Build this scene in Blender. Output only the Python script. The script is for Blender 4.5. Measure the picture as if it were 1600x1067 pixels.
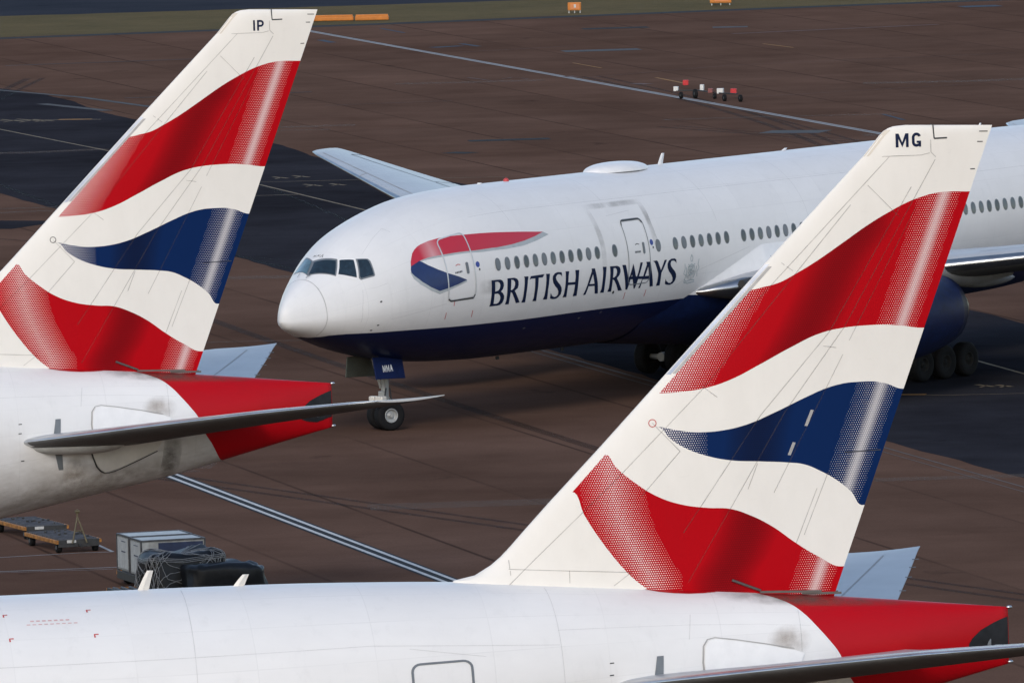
import bpy, bmesh, math, random
import numpy as np
from mathutils import Vector, Matrix
from mathutils.geometry import tessellate_polygon
random.seed(7)
S = bpy.context.scene
for o in list(bpy.data.objects): bpy.data.objects.remove(o)
COL = S.collection
# ------------------------------------------------------------------ camera
cam = bpy.data.cameras.new('camera'); cam.sensor_width = 36.0
cam.lens = 17326.6/1600*36.0; cam.clip_start = 1.0; cam.clip_end = 20000
co = bpy.data.objects.new('camera', cam); COL.objects.link(co)
PITCH = 1287.0/17326.6; ROLL = .0234
co.matrix_world = Matrix.Translation((0, 0, 32.205)) @ (Matrix.Rotation(math.pi/2-PITCH, 4, 'X') @ Matrix.Rotation(-ROLL, 4, 'Z'))
S.camera = co
# ------------------------------------------------------------------ sky, sun, exposure
W = bpy.data.worlds.new('World'); S.world = W; W.use_nodes = True
nt = W.node_tree; bg = nt.nodes['Background']
sky = nt.nodes.new('ShaderNodeTexSky'); sky.sky_type = 'NISHITA'; sky.sun_disc = False
SUN_EL, SUN_AZ = math.radians(30), math.radians(-168)     # azimuth from +Y towards +X
sky.sun_elevation = SUN_EL; sky.sun_rotation = SUN_AZ
sky.air_density = 1.0; sky.dust_density = 1.0; sky.ozone_density = 1.0
hs = nt.nodes.new('ShaderNodeHueSaturation'); hs.inputs['Saturation'].default_value = .92
nt.links.new(sky.outputs[0], hs.inputs['Color']); nt.links.new(hs.outputs[0], bg.inputs[0]); bg.inputs[1].default_value = .15
sl = bpy.data.lights.new('sun', 'SUN'); sl.energy = .85; sl.angle = math.radians(14); sl.color = (1, .92, .82)
so = bpy.data.objects.new('sun', sl); COL.objects.link(so)
sd = Vector((math.sin(SUN_AZ)*math.cos(SUN_EL), math.cos(SUN_AZ)*math.cos(SUN_EL), math.sin(SUN_EL)))
so.rotation_euler = sd.to_track_quat('Z', 'Y').to_euler()
S.view_settings.view_transform = 'Standard'; S.view_settings.look = 'None'
S.view_settings.exposure = 0.42; S.view_settings.gamma = 1
S.render.resolution_x = 1024; S.render.resolution_y = 682
# ------------------------------------------------------------------ material helpers
class NT:
    def __init__(s, name):
        s.m = bpy.data.materials.new(name); s.m.use_nodes = True; s.t = s.m.node_tree
        s.b = s.t.nodes['Principled BSDF']
    def n(s, typ, **k):
        a = s.t.nodes.new('ShaderNode'+typ)
        for q, v in k.items(): setattr(a, q, v)
        return a
    def plug(s, v, sock):
        if hasattr(v, 'links'): s.t.links.new(v, sock)
        else: sock.default_value = v
    def math(s, op, a, b=0.0, c=None, clamp=False):
        n = s.n('Math', operation=op); n.use_clamp = clamp; s.plug(a, n.inputs[0]); s.plug(b, n.inputs[1])
        if c is not None: s.plug(c, n.inputs[2])
        return n.outputs[0]
    def mix(s, f, a, b, blend='MIX'):
        n = s.n('Mix', data_type='RGBA', blend_type=blend); s.plug(f, n.inputs[0])
        for v, i in ((a, 6), (b, 7)): s.plug(v if hasattr(v, 'links') else (*v, 1)[:4], n.inputs[i])
        return n.outputs[2]
    def obj(s):
        n = s.n('TexCoord'); x = s.n('SeparateXYZ'); s.t.links.new(n.outputs['Object'], x.inputs[0]); return n.outputs['Object'], x.outputs
    def uv(s):
        n = s.n('UVMap'); x = s.n('SeparateXYZ'); s.t.links.new(n.outputs[0], x.inputs[0]); return n.outputs[0], x.outputs
    def noise(s, vec, scale, detail=4, rough=.5, stretch=None):
        if stretch:
            mp = s.n('Mapping'); mp.inputs['Scale'].default_value = stretch; s.t.links.new(vec, mp.inputs[0]); vec = mp.outputs[0]
        n = s.n('TexNoise'); n.inputs['Scale'].default_value = scale; n.inputs['Detail'].default_value = detail
        n.inputs['Roughness'].default_value = rough; s.t.links.new(vec, n.inputs['Vector']); return n.outputs['Fac']
    def ramp(s, f, a, b, ca=0.0, cb=1.0):
        n = s.n('MapRange'); n.clamp = True; s.plug(f, n.inputs[0]); s.plug(a, n.inputs[1]); s.plug(b, n.inputs[2])
        s.plug(ca, n.inputs[3]); s.plug(cb, n.inputs[4]); return n.outputs[0]
    def curve(s, pts, x, x0, x1, y0, y1):
        "piecewise smooth function through pts"
        n = s.n('FloatCurve'); c = n.mapping.curves[0]; n.mapping.use_clip = False
        P = [((a-x0)/(x1-x0), (b-y0)/(y1-y0)) for a, b in pts]
        if P[0][0] > 0: P = [(0.0, P[0][1])]+P
        if P[-1][0] < 1: P = P+[(1.0, P[-1][1])]
        c.points[0].location = P[0]; c.points[1].location = P[-1]
        for p in P[1:-1]: c.points.new(*p)
        for p in c.points: p.handle_type = 'AUTO_CLAMPED'
        n.mapping.update()
        xi = s.ramp(x, x0, x1); s.t.links.new(xi, n.inputs['Value'])
        return s.math('MULTIPLY_ADD', n.outputs[0], y1-y0, y0)
    def out(s, col, rough=.4, metal=0.0, spec=.5, coat=0.0, bump=None, bd=.01, bs=1.0):
        b = s.b
        s.plug(col if hasattr(col, 'links') else (*col, 1)[:4], b.inputs['Base Color'])
        s.plug(rough, b.inputs['Roughness']); s.plug(metal, b.inputs['Metallic'])
        b.inputs['Specular IOR Level'].default_value = spec; b.inputs['Coat Weight'].default_value = coat; b.inputs['Coat Roughness'].default_value = .12
        if bump is not None:
            u = s.n('Bump'); u.inputs['Distance'].default_value = bd; u.inputs['Strength'].default_value = bs
            s.t.links.new(bump, u.inputs['Height']); s.t.links.new(u.outputs[0], b.inputs['Normal'])
        return s.m
def plain(name, col, rough=.5, metal=0.0, spec=.5, var=.12, sc=3.0, coat=0.0):
    k = NT(name); o, _ = k.obj(); f = k.noise(o, sc, 5, .6)
    f = k.ramp(f, .3, .7, 1-var, 1+var)
    c = k.n('Vector' if False else 'VectorMath', operation='SCALE'); c.inputs[0].default_value = col; k.t.links.new(f, c.inputs['Scale'])
    return k.out(c.outputs[0], rough, metal, spec, coat)
WHITE = (.78, .77, .76); NAVY = (.004, .010, .050); RED = (.42, .0015, .006); DBLUE = (.003, .018, .082)
# ------------------------------------------------------------------ object helpers
def link(name, me, mats=(), parent=None, loc=None):
    o = bpy.data.objects.new(name, me); COL.objects.link(o)
    for m in mats: me.materials.append(m)
    if parent is not None: o.parent = parent
    if loc is not None: o.location = loc
    return o
def mesh(name, vs, fs, mats, parent=None, smooth=True, mi=None, loc=None):
    me = bpy.data.meshes.new(name); me.from_pydata([tuple(map(float, v)) for v in vs], [], fs); me.update()
    if smooth: me.polygons.foreach_set('use_smooth', [True]*len(me.polygons))
    if mi is not None: me.polygons.foreach_set('material_index', mi)
    return link(name, me, mats if isinstance(mats, (list, tuple)) else [mats], parent, loc)
def frombm(name, bm, mats, parent=None, smooth=False, loc=None):
    me = bpy.data.meshes.new(name); bm.normal_update(); bm.to_mesh(me); bm.free()
    if smooth: me.polygons.foreach_set('use_smooth', [True]*len(me.polygons))
    return link(name, me, mats if isinstance(mats, (list, tuple)) else [mats], parent, loc)
def thing(name, label, cat, loc=(0, 0, 0), rot=(0, 0, 0), group=None):
    o = bpy.data.objects.new(name, None); COL.objects.link(o); o.location = loc; o.rotation_euler = rot
    o.empty_display_size = .5; o['label'] = label; o['category'] = cat
    if group: o['group'] = group
    return o
def tag(o, label, cat, group=None):
    o['label'] = label; o['category'] = cat
    if group: o['group'] = group
    return o
def box(bm, c, s, rz=0.0, bev=0.0, mi=0, rot=None):
    M = Matrix.Translation(c) @ (rot if rot is not None else Matrix.Rotation(rz, 4, 'Z')) @ Matrix.Diagonal((*s, 1))
    r = bmesh.ops.create_cube(bm, size=1.0, matrix=M)
    fs = set(f for v in r['verts'] for f in v.link_faces)
    for f in fs: f.material_index = mi
    if bev > 0:
        es = set(e for v in r['verts'] for e in v.link_edges)
        bmesh.ops.bevel(bm, geom=list(es), offset=bev, segments=2, affect='EDGES', profile=.5)
def tube(bm, a, b, r0, r1=None, n=14, mi=0):
    a, b = Vector(a), Vector(b); r1 = r0 if r1 is None else r1; d = b-a
    M = Matrix.Translation((a+b)/2) @ d.to_track_quat('Z', 'Y').to_matrix().to_4x4()
    r = bmesh.ops.create_cone(bm, cap_ends=True, segments=n, radius1=r0, radius2=r1, depth=d.length, matrix=M)
    for f in set(f for v in r['verts'] for f in v.link_faces): f.material_index = mi
def revolve(prof, n=48, axis='Y'):
    "prof: list of (along, radius); returns verts, faces"
    vs, fs = [], []
    for a, r in prof:
        for i in range(n):
            t = 2*math.pi*i/n; c, s_ = r*math.cos(t), r*math.sin(t)
            vs.append((c, a, s_) if axis == 'Y' else (a, c, s_))
    for j in range(len(prof)-1):
        for i in range(n):
            q = (j*n+i, j*n+(i+1) % n, (j+1)*n+(i+1) % n, (j+1)*n+i)
            fs.append(q if axis == 'X' else q[::-1])
    return vs, fs
# ------------------------------------------------------------------ fuselage surface (x aft from nose, theta from crown to the port side)
ZC=5.24; RF=3.1
# knots: x, top, bottom, zmid(max width height), halfwidth   (relative to ZC)
K=np.array([
[0.00,-0.95,-0.95,-0.95,0.00],
[0.06,-0.62,-1.08,-0.95,0.14],
[0.20,-0.40,-1.22,-0.95,0.30],
[0.50,-0.10,-1.36,-0.93,0.53],
[1.00, 0.26,-1.53,-0.89,0.88],
[1.60, 0.62,-1.74,-0.82,1.27],
[2.30, 1.05,-1.96,-0.72,1.66],
[3.10, 1.57,-2.20,-0.58,2.03],
[4.00, 2.02,-2.42,-0.42,2.34],
[5.00, 2.35,-2.62,-0.27,2.57],
[6.20, 2.66,-2.80,-0.14,2.77],
[7.60, 2.92,-2.94,-0.05,2.93],
[9.20, 3.05,-3.03,-0.01,3.04],
[11.0, 3.10,-3.09,0.00,3.10],
[16.0, 3.10,-3.10,0.00,3.10],
[40.0, 3.10,-3.10,0.00,3.10],
[43.0, 3.10,-3.04,0.02,3.09],
[46.0, 3.09,-2.84,0.12,3.00],
[49.0, 3.02,-2.45,0.32,2.74],
[51.0, 2.93,-2.08,0.46,2.44],
[53.3, 2.77,-1.57,0.64,2.02],
[55.8, 2.57,-1.06,0.82,1.55],
[58.2, 2.36,-0.58,1.00,1.10],
[60.6, 2.12,0.02,1.14,0.62],
[62.2, 1.95,0.42,1.20,0.28],
[62.94,1.87,0.60,1.24,0.06]])
def hermite(xs,ys,x):
    x=np.asarray(x,float); n=len(xs); d=np.diff(ys)/np.diff(xs); m=np.zeros(n)
    for i in range(1,n-1):
        if d[i-1]*d[i]>0:
            w1=2*(xs[i+1]-xs[i])+(xs[i]-xs[i-1]); w2=(xs[i+1]-xs[i])+2*(xs[i]-xs[i-1]); m[i]=(w1+w2)/(w1/d[i-1]+w2/d[i])
    m[0]=d[0]; m[-1]=d[-1]
    i=np.clip(np.searchsorted(xs,x)-1,0,n-2); h=xs[i+1]-xs[i]; t=np.clip((x-xs[i])/h,0,1)
    return ys[i]*(2*t**3-3*t**2+1)+h*m[i]*(t**3-2*t**2+t)+ys[i+1]*(-2*t**3+3*t**2)+h*m[i+1]*(t**3-t**2)
SX=np.sqrt(K[:,0])  # sqrt param so the nose is round
def sec(x):
    s=np.sqrt(np.maximum(x,0))
    return [hermite(SX,K[:,j],s) for j in (1,2,3,4)]
def surf(x,th):  # th from top (0) to port (pi/2) to bottom(pi)
    x=np.asarray(x,float); th=np.asarray(th,float)
    t,b,m,w=sec(x); c=np.cos(th)
    z=m+np.where(c>0,(t-m)*c,(m-b)*c)
    return np.stack([x+0*c,w*np.sin(th),z+ZC],-1)

TEXT=[[[(8.36,1.575),(8.85,1.58),(8.96,1.594),(9.03,1.622),(9.05,1.659),(9.01,1.696),(8.91,1.724),(9.03,1.747),(9.12,1.781),(9.14,1.818),(9.09,1.864),(8.98,1.889),(8.83,1.895),(8.39,1.896),(8.42,1.862),(8.4,1.747)],[(8.56,1.601),(8.71,1.602),(8.81,1.619),(8.85,1.648),(8.83,1.686),(8.76,1.708),(8.59,1.719)],[(8.57,1.744),(8.74,1.744),(8.86,1.764),(8.92,1.795),(8.92,1.83),(8.86,1.861),(8.76,1.87),(8.6,1.868)]],[[(9.24,1.578),(9.63,1.58),(9.79,1.597),(9.87,1.627),(9.88,1.67),(9.84,1.707),(9.68,1.734),(9.77,1.763),(9.94,1.829),(10.08,1.882),(9.87,1.889),(9.73,1.829),(9.57,1.763),(9.47,1.741),(9.46,1.799),(9.47,1.893),(9.26,1.89),(9.29,1.839),(9.27,1.751),(9.25,1.673)],[(9.46,1.598),(9.59,1.606),(9.67,1.632),(9.68,1.665),(9.63,1.702),(9.52,1.721),(9.46,1.721)]],[[(10.18,1.58),(10.43,1.584),(10.4,1.636),(10.38,1.786),(10.4,1.89),(10.18,1.888),(10.22,1.85),(10.22,1.754),(10.22,1.655),(10.21,1.598)]],[[(10.57,1.586),(11.38,1.58),(11.28,1.615),(11.03,1.614),(11.03,1.697),(11.02,1.811),(11.05,1.889),(10.82,1.885),(10.86,1.846),(10.85,1.731),(10.83,1.616),(10.62,1.615),(10.5,1.623)]],[[(11.47,1.58),(11.71,1.584),(11.68,1.657),(11.66,1.779),(11.7,1.885),(11.44,1.883),(11.49,1.842),(11.5,1.747),(11.5,1.653),(11.49,1.601)]],[[(12.45,1.637),(12.38,1.613),(12.26,1.601),(12.14,1.607),(12.07,1.633),(12.11,1.662),(12.21,1.693),(12.34,1.722),(12.46,1.76),(12.5,1.799),(12.48,1.842),(12.37,1.874),(12.25,1.89),(12.05,1.891),(11.87,1.879),(11.85,1.81),(11.96,1.849),(12.1,1.866),(12.24,1.863),(12.31,1.838),(12.3,1.804),(12.21,1.768),(12.06,1.736),(11.93,1.696),(11.88,1.652),(11.89,1.615),(12.0,1.587),(12.17,1.576),(12.41,1.583),(12.43,1.6)]],[[(12.64,1.579),(12.87,1.582),(12.84,1.633),(12.84,1.712),(13.26,1.715),(13.27,1.652),(13.24,1.578),(13.48,1.581),(13.46,1.652),(13.46,1.755),(13.48,1.887),(13.25,1.886),(13.27,1.842),(13.27,1.746),(12.85,1.743),(12.84,1.808),(12.86,1.886),(12.63,1.886),(12.68,1.842),(12.68,1.737),(12.67,1.652),(12.66,1.596)]],[[(14.23,1.582),(14.43,1.585),(14.53,1.658),(14.64,1.746),(14.78,1.89),(14.58,1.886),(14.48,1.791),(14.12,1.787),(14.02,1.888),(13.88,1.887),(13.98,1.816),(14.12,1.691),(14.24,1.614)],[(14.32,1.649),(14.46,1.765),(14.15,1.763)]],[[(14.91,1.578),(15.14,1.583),(15.12,1.649),(15.11,1.776),(15.14,1.888),(14.9,1.885),(14.95,1.84),(14.94,1.744),(14.94,1.644)]],[[(15.35,1.583),(15.79,1.587),(15.94,1.604),(16.0,1.636),(16.0,1.665),(15.94,1.701),(15.81,1.731),(15.94,1.777),(16.12,1.844),(16.25,1.887),(16.01,1.888),(15.83,1.813),(15.67,1.756),(15.56,1.739),(15.57,1.797),(15.59,1.888),(15.35,1.885),(15.4,1.841),(15.39,1.735),(15.38,1.659)],[(15.57,1.609),(15.7,1.611),(15.77,1.631),(15.79,1.664),(15.74,1.701),(15.65,1.718),(15.57,1.72)]],[[(16.1,1.585),(16.32,1.588),(16.44,1.685),(16.54,1.777),(16.62,1.708),(16.78,1.584),(16.87,1.652),(16.96,1.725),(17.03,1.75),(17.11,1.691),(17.22,1.58),(17.36,1.584),(17.19,1.721),(17.03,1.886),(16.96,1.884),(16.82,1.789),(16.73,1.71),(16.67,1.756),(16.57,1.888),(16.46,1.885),(16.29,1.738),(16.18,1.645)]],[[(16.55,1.732),(17.78,1.752),(17.82,1.786),(16.65,1.765),(16.54,1.763)]],[[(17.58,1.582),(17.84,1.586),(17.92,1.686),(18.15,1.885),(17.95,1.884),(17.84,1.789),(17.42,1.784),(17.36,1.886),(17.25,1.887),(17.37,1.797),(17.5,1.686),(17.61,1.613)],[(17.7,1.641),(17.78,1.749),(17.54,1.748)]],[[(18.0,1.582),(18.23,1.58),(18.3,1.596),(18.5,1.7),(18.71,1.585),(18.85,1.587),(18.55,1.734),(18.55,1.782),(18.57,1.886),(18.34,1.887),(18.37,1.836),(18.36,1.758),(18.34,1.729),(18.16,1.63),(18.1,1.601)]],[[(19.45,1.639),(19.35,1.613),(19.25,1.603),(19.12,1.608),(19.08,1.637),(19.12,1.667),(19.25,1.703),(19.39,1.735),(19.48,1.771),(19.51,1.805),(19.48,1.849),(19.37,1.881),(19.21,1.894),(19.03,1.889),(18.88,1.876),(18.86,1.811),(18.95,1.843),(19.1,1.868),(19.23,1.87),(19.32,1.85),(19.29,1.81),(19.18,1.768),(19.01,1.726),(18.91,1.681),(18.89,1.638),(18.96,1.601),(19.12,1.581),(19.32,1.581),(19.43,1.596)]]]
def surfL(x, th, off=0.0):
    x = np.asarray(x, float); th = np.asarray(th, float); x, th = np.broadcast_arrays(x, th)
    P = surf(x, th).copy(); P[..., 1] *= -1
    if off:
        h = 1e-3; A = surf(x+h, th); B = surf(np.maximum(x-h, 0), th); C = surf(x, th+h); D = surf(x, th-h)
        dx, dt = A-B, C-D
        n = np.cross(dt, dx); n /= np.maximum(np.linalg.norm(n, axis=-1, keepdims=True), 1e-9)
        # outward: away from the axis
        ctr = np.stack([x, 0*x, 0*x+ZC], -1); sg = np.sign(np.sum((surf(x, th)-ctr)*n, -1, keepdims=True)); n = n*sg
        n[..., 1] *= -1; P += n*off
    return P
def decal(name, loops, mats, parent=None, off=.006, sx=.3, st=.035, loc=None):
    "painted area on the fuselage skin; loops in (x, theta); the first is the outline, others are holes"
    vl = [[Vector((a, b, 0)) for a, b in l] for l in loops]
    tri = tessellate_polygon(vl); flat = [v for l in vl for v in l]
    bm = bmesh.new(); bv = [bm.verts.new(v) for v in flat]
    for t in tri:
        try: bm.faces.new([bv[i] for i in t])
        except ValueError: pass
    X = [v.x for v in flat]; Y = [v.y for v in flat]
    for ax, lo, hi, st_ in ((0, min(X), max(X), sx), (1, min(Y), max(Y), st)):
        k = int((hi-lo)/st_)+1
        for i in range(1, k):
            c = lo+(hi-lo)*i/k; co_ = [0, 0, 0]; co_[ax] = c; no = [0, 0, 0]; no[ax] = 1
            bmesh.ops.bisect_plane(bm, geom=bm.verts[:]+bm.edges[:]+bm.faces[:], plane_co=co_, plane_no=no, dist=1e-6)
    uvl = bm.loops.layers.uv.new('UVMap'); x0, x1, y0, y1 = min(X), max(X), min(Y), max(Y)
    for f in bm.faces:
        for l in f.loops: l[uvl].uv = ((l.vert.co.x-x0)/max(x1-x0, 1e-6), (l.vert.co.y-y0)/max(y1-y0, 1e-6))
    xs = np.array([v.co.x for v in bm.verts]); ys = np.array([v.co.y for v in bm.verts]); P = surfL(xs, ys, off)
    for v, p in zip(bm.verts, P): v.co = p
    bmesh.ops.recalc_face_normals(bm, faces=bm.faces[:])
    # normals must point outward
    f = bm.faces[0]; c = f.calc_center_median()
    if f.normal.dot(c-Vector((c.x, 0, ZC))) < 0: bmesh.ops.reverse_faces(bm, faces=bm.faces[:])
    return frombm(name, bm, mats, parent, True, loc)
def ribbon_loops(pts, w, closed=False):
    "outline(s) of a line of width w (m) along pts in (x, theta)"
    P = [np.array((a, b*RF)) for a, b in pts]; n = len(P); L, R = [], []
    for i in range(n):
        a = P[i-1] if (i > 0 or closed) else P[i]; b = P[(i+1) % n] if (i < n-1 or closed) else P[i]
        d = b-a; d = d/max(np.linalg.norm(d), 1e-9); m = np.array((-d[1], d[0]))*w/2
        L.append(P[i]+m); R.append(P[i]-m)
    f = lambda Q: [(q[0], q[1]/RF) for q in Q]
    if closed:
        area = lambda Q: abs(sum(Q[i][0]*Q[(i+1) % n][1]-Q[(i+1) % n][0]*Q[i][1] for i in range(n)))
        A, B = f(L), f(R)
        return [A, B] if area(A) > area(B) else [B, A]
    return [f(L)+f(R)[::-1]]
def rrect(x0, x1, t0, t1, r=.18, n=5):
    "rounded rectangle in (x, theta)"
    out = []; rt = r/RF
    for cx, cy, a0 in ((x1-r, t1-rt, 0), (x0+r, t1-rt, 90), (x0+r, t0+rt, 180), (x1-r, t0+rt, 270)):
        for i in range(n+1):
            a = math.radians(a0+90*i/n); out.append((cx+r*math.cos(a), cy+rt*math.sin(a)))
    return out
def oval(cx, ct, rx, rz, n=18): return [(cx+rx*math.cos(2*math.pi*i/n), ct+rz/RF*math.sin(2*math.pi*i/n)) for i in range(n)]
# ------------------------------------------------------------------ paints
def skin_material(name, belly, low_tint=0.0):
    k = NT(name); o, (ox, oy, oz) = k.obj(); _, (u, v, _z) = k.uv()      # u = x in m, v = |theta| in rad
    n1 = k.noise(o, .35, 5, .6, (1, 1, .5)); n2 = k.noise(o, 2.2, 6, .65, (.35, 1, 1))
    shade = k.math('MULTIPLY', k.ramp(n1, .3, .7, .955, 1.0), k.ramp(n2, .3, .75, 1.0, .955))
    wn = k.n('TexWhiteNoise', noise_dimensions='2D'); cb = k.n('CombineXYZ'); k.plug(k.math('FLOOR', k.math('DIVIDE', u, 2.67)), cb.inputs[0]); k.plug(k.math('FLOOR', k.math('DIVIDE', v, .36)), cb.inputs[1]); k.t.links.new(cb.outputs[0], wn.inputs[0])
    shade = k.math('MULTIPLY', shade, k.ramp(wn.outputs['Value'], 0, 1, .972, 1.0))
    lu = k.math('ABSOLUTE', k.math('SUBTRACT', k.math('FRACT', k.math('DIVIDE', u, 2.67)), .5)); lv = k.math('ABSOLUTE', k.math('SUBTRACT', k.math('FRACT', k.math('DIVIDE', v, .36)), .5))
    lap = k.math('MAXIMUM', k.ramp(lu, .494, .498), k.ramp(lv, .484, .494)); shade = k.math('MULTIPLY', shade, k.math('MULTIPLY_ADD', k.math('MULTIPLY', lap, k.ramp(n1, .35, .62)), -.09, 1.0))
    strk = k.noise(o, 1.0, 6, .7, (3.0, 3.0, .35)); shade = k.math('MULTIPLY', shade, k.ramp(strk, .55, .8, 1.0, .93))
    white = k.n('VectorMath', operation='SCALE'); white.inputs[0].default_value = WHITE; k.t.links.new(shade, white.inputs['Scale'])
    col = white.outputs[0]
    if low_tint:
        # patchy brown-grey tint, stronger lower down the skin
        low = k.math('MULTIPLY', k.ramp(v, 1.35, 2.6), k.ramp(n2, .35, .7, .2, 1.0))
        col = k.mix(k.math('MULTIPLY', low, low_tint), col, (.30, .26, .22))
    bl = k.curve(belly, u, 0, 70, 0, 3.3)
    col = k.mix(k.math('GREATER_THAN', v, bl), col, NAVY)
    rd = k.curve([(0.0, 56.95), (.14, 57.18), (.33, 57.53), (.51, 57.82), (.76, 58.10), (1.0, 58.33), (1.25, 58.58), (1.5, 58.81), (1.84, 59.01), (2.16, 59.26), (2.9, 59.62), (3.3, 59.8)], v, 0, 3.3, 56, 61)
    red = k.mix(k.ramp(n2, .35, .7, 0, .25), RED, (.30, .004, .010))
    col = k.mix(k.math('GREATER_THAN', u, rd), col, red)
    rough = k.ramp(n2, .3, .7, .32, .44)
    return k.out(col, rough, 0, .22, 0, bump=k.noise(o, .9, 2, .5), bd=.012, bs=.5)
BELLY_NAVY = [(0, 3.3), (1.0, 3.2), (1.35, 2.72), (1.75, 2.41), (2.58, 2.24), (3.55, 2.18), (4.4, 2.156), (7.2, 2.135), (10.4, 2.12), (15.3, 2.105), (42, 2.10), (46, 2.3), (50, 2.8), (52.5, 3.3), (70, 3.3)]
M_SKIN = skin_material('white_and_navy_skin', BELLY_NAVY, .12)
M_SKIN_TAIL = skin_material('low_tinted_white_skin', BELLY_NAVY, .75)
M_NAVY = plain('navy_paint', (.004, .011, .050), .5, spec=.25, var=.3)
M_LETTER = plain('dark_blue_lettering', (.006, .013, .045), .55, spec=.15, var=.08)
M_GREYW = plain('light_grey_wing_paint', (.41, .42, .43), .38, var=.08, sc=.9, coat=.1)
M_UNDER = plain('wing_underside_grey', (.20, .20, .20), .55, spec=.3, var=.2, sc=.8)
M_METAL = plain('satin_leading_edge', (.60, .61, .62), .34, 1.0, var=.18, sc=1.2)
M_DARK = plain('dark_sealant', (.035, .036, .038), .6)
M_UNDERD = plain('shade_dark_underside', (.10, .10, .10), .55, spec=.3, var=.2, sc=.8)  # lower faces coloured darker than the top to paint in their shade
M_SEAM = plain('panel_gap_grey', (.36, .35, .34), .6)
def faint(name, col, al):
    k = NT(name); o, _ = k.obj(); k.out(col, .7, 0, .1); k.plug(k.ramp(k.noise(o, 2.5, 4), .3, .7, al*.55, al), k.b.inputs['Alpha']); return k.m
M_SEAMR = faint('panel_gap_faint', (.10, .095, .09), .20)
M_SEAMF = faint('fin_panel_gap', (.10, .08, .07), .42)
M_ROOTF = plain('grey_root_fairing', (.46, .46, .44), .4, spec=.4, var=.15)
M_ROOTM = plain('dull_leading_edge_metal', (.42, .43, .44), .30, 1.0, var=.2, sc=1.2)
M_BLACKP = plain('heat_blackened_panel', (.018, .019, .022), .5, spec=.2, var=.3)
M_FRAME = plain('grey_window_frame', (.15, .165, .18), .45)
M_PANE = plain('cabin_window_pane', (.045, .05, .055), .15, spec=.6)
M_PANE2 = plain('cabin_window_pane_glint', (.075, .08, .085), .12, spec=.8)  # paler pane colour stands in for glints on some windows
M_CREAM = plain('cabin_window_shade', (.15, .13, .115), .35, spec=.5)
M_GLASS = plain('cockpit_glass', (.010, .022, .032), .06, spec=.9, sc=6, var=.5)
M_GLASST = plain('cockpit_glass_teal', (.07, .14, .17), .08, spec=.9, sc=4, var=.25)
M_RUBBER = plain('tyre_rubber', (.010, .010, .011), .8, spec=.15, sc=8)
M_RIMD = plain('shadow_dark_rim', (.022, .022, .022), .7, 0, spec=.1)  # main rims: shadow under the wing painted into the colour, near black
M_RIM = plain('grey_wheel_rim', (.34, .35, .35), .4, .2)
M_STRUT = plain('landing_gear_grey', (.36, .36, .35), .4, .2)
M_WHITE = plain('white_paint', WHITE, .35, var=.04)
M_DIRTYW = plain('off_white_fairing', (.66, .63, .58), .45, var=.12, sc=1.4)
M_TITAN = plain('exhaust_titanium', (.16, .14, .13), .4, .8)
M_NAVY2 = plain('gear_door_navy', (.004, .012, .065), .6, spec=.15, var=.2)
M_ORANGE = plain('orange_cover', (.62, .24, .05), .6)
M_REDM = plain('red_marking', (.48, .05, .05), .5)
M_BLUED = plain('blue_disc', (.04, .07, .30), .5)
M_ZINC = plain('gear_bay_green_grey', (.10, .11, .09), .6)
def logo_red():
    k = NT('ribbon_red'); _, (u, v, _z) = k.uv(); o, _o = k.obj()
    d = k.math('ABSOLUTE', k.math('SUBTRACT', u, .155)); f = k.ramp(d, 0, .075, .5, 0)
    return k.out(k.mix(k.math('MULTIPLY', f, k.ramp(v, 1, .2, 1, .6)), (.50, .020, .040), (.80, .70, .70)), .35, coat=.2)
M_RRED = logo_red()
M_RSH = plain('ribbon_grey_shade', (.40, .43, .44), .4)
def grime(name, col, strength, sc=3.0, box_=False):
    k = NT(name); _, (u, v, _z) = k.uv(); o, _o = k.obj()
    if box_:
        e = lambda q: k.math('MULTIPLY', k.ramp(q, 0, .25), k.ramp(q, 1, .75))
        f = k.math('MULTIPLY', e(u), e(v))
    else:
        a = k.math('POWER', k.math('MULTIPLY', k.math('SUBTRACT', u, .5), 2), 2); b = k.math('POWER', k.math('MULTIPLY', k.math('SUBTRACT', v, .5), 2), 2)
        f = k.ramp(k.math('ADD', a, b), 1.0, .05)
    n = k.ramp(k.noise(o, sc, 6, .55), .25, .70); f = k.math('MULTIPLY', k.math('MULTIPLY', f, n), strength)
    k.out(col, .7); k.plug(f, k.b.inputs['Alpha']); return k.m
M_GR1 = grime('soot_smudge', (.10, .085, .07), .62, 2.6); M_GR2 = grime('brown_grime', (.36, .30, .25), .5, 2.6)
M_GR3 = grime('grey_scuff', (.30, .29, .28), .42, 1.3, True)
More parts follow.
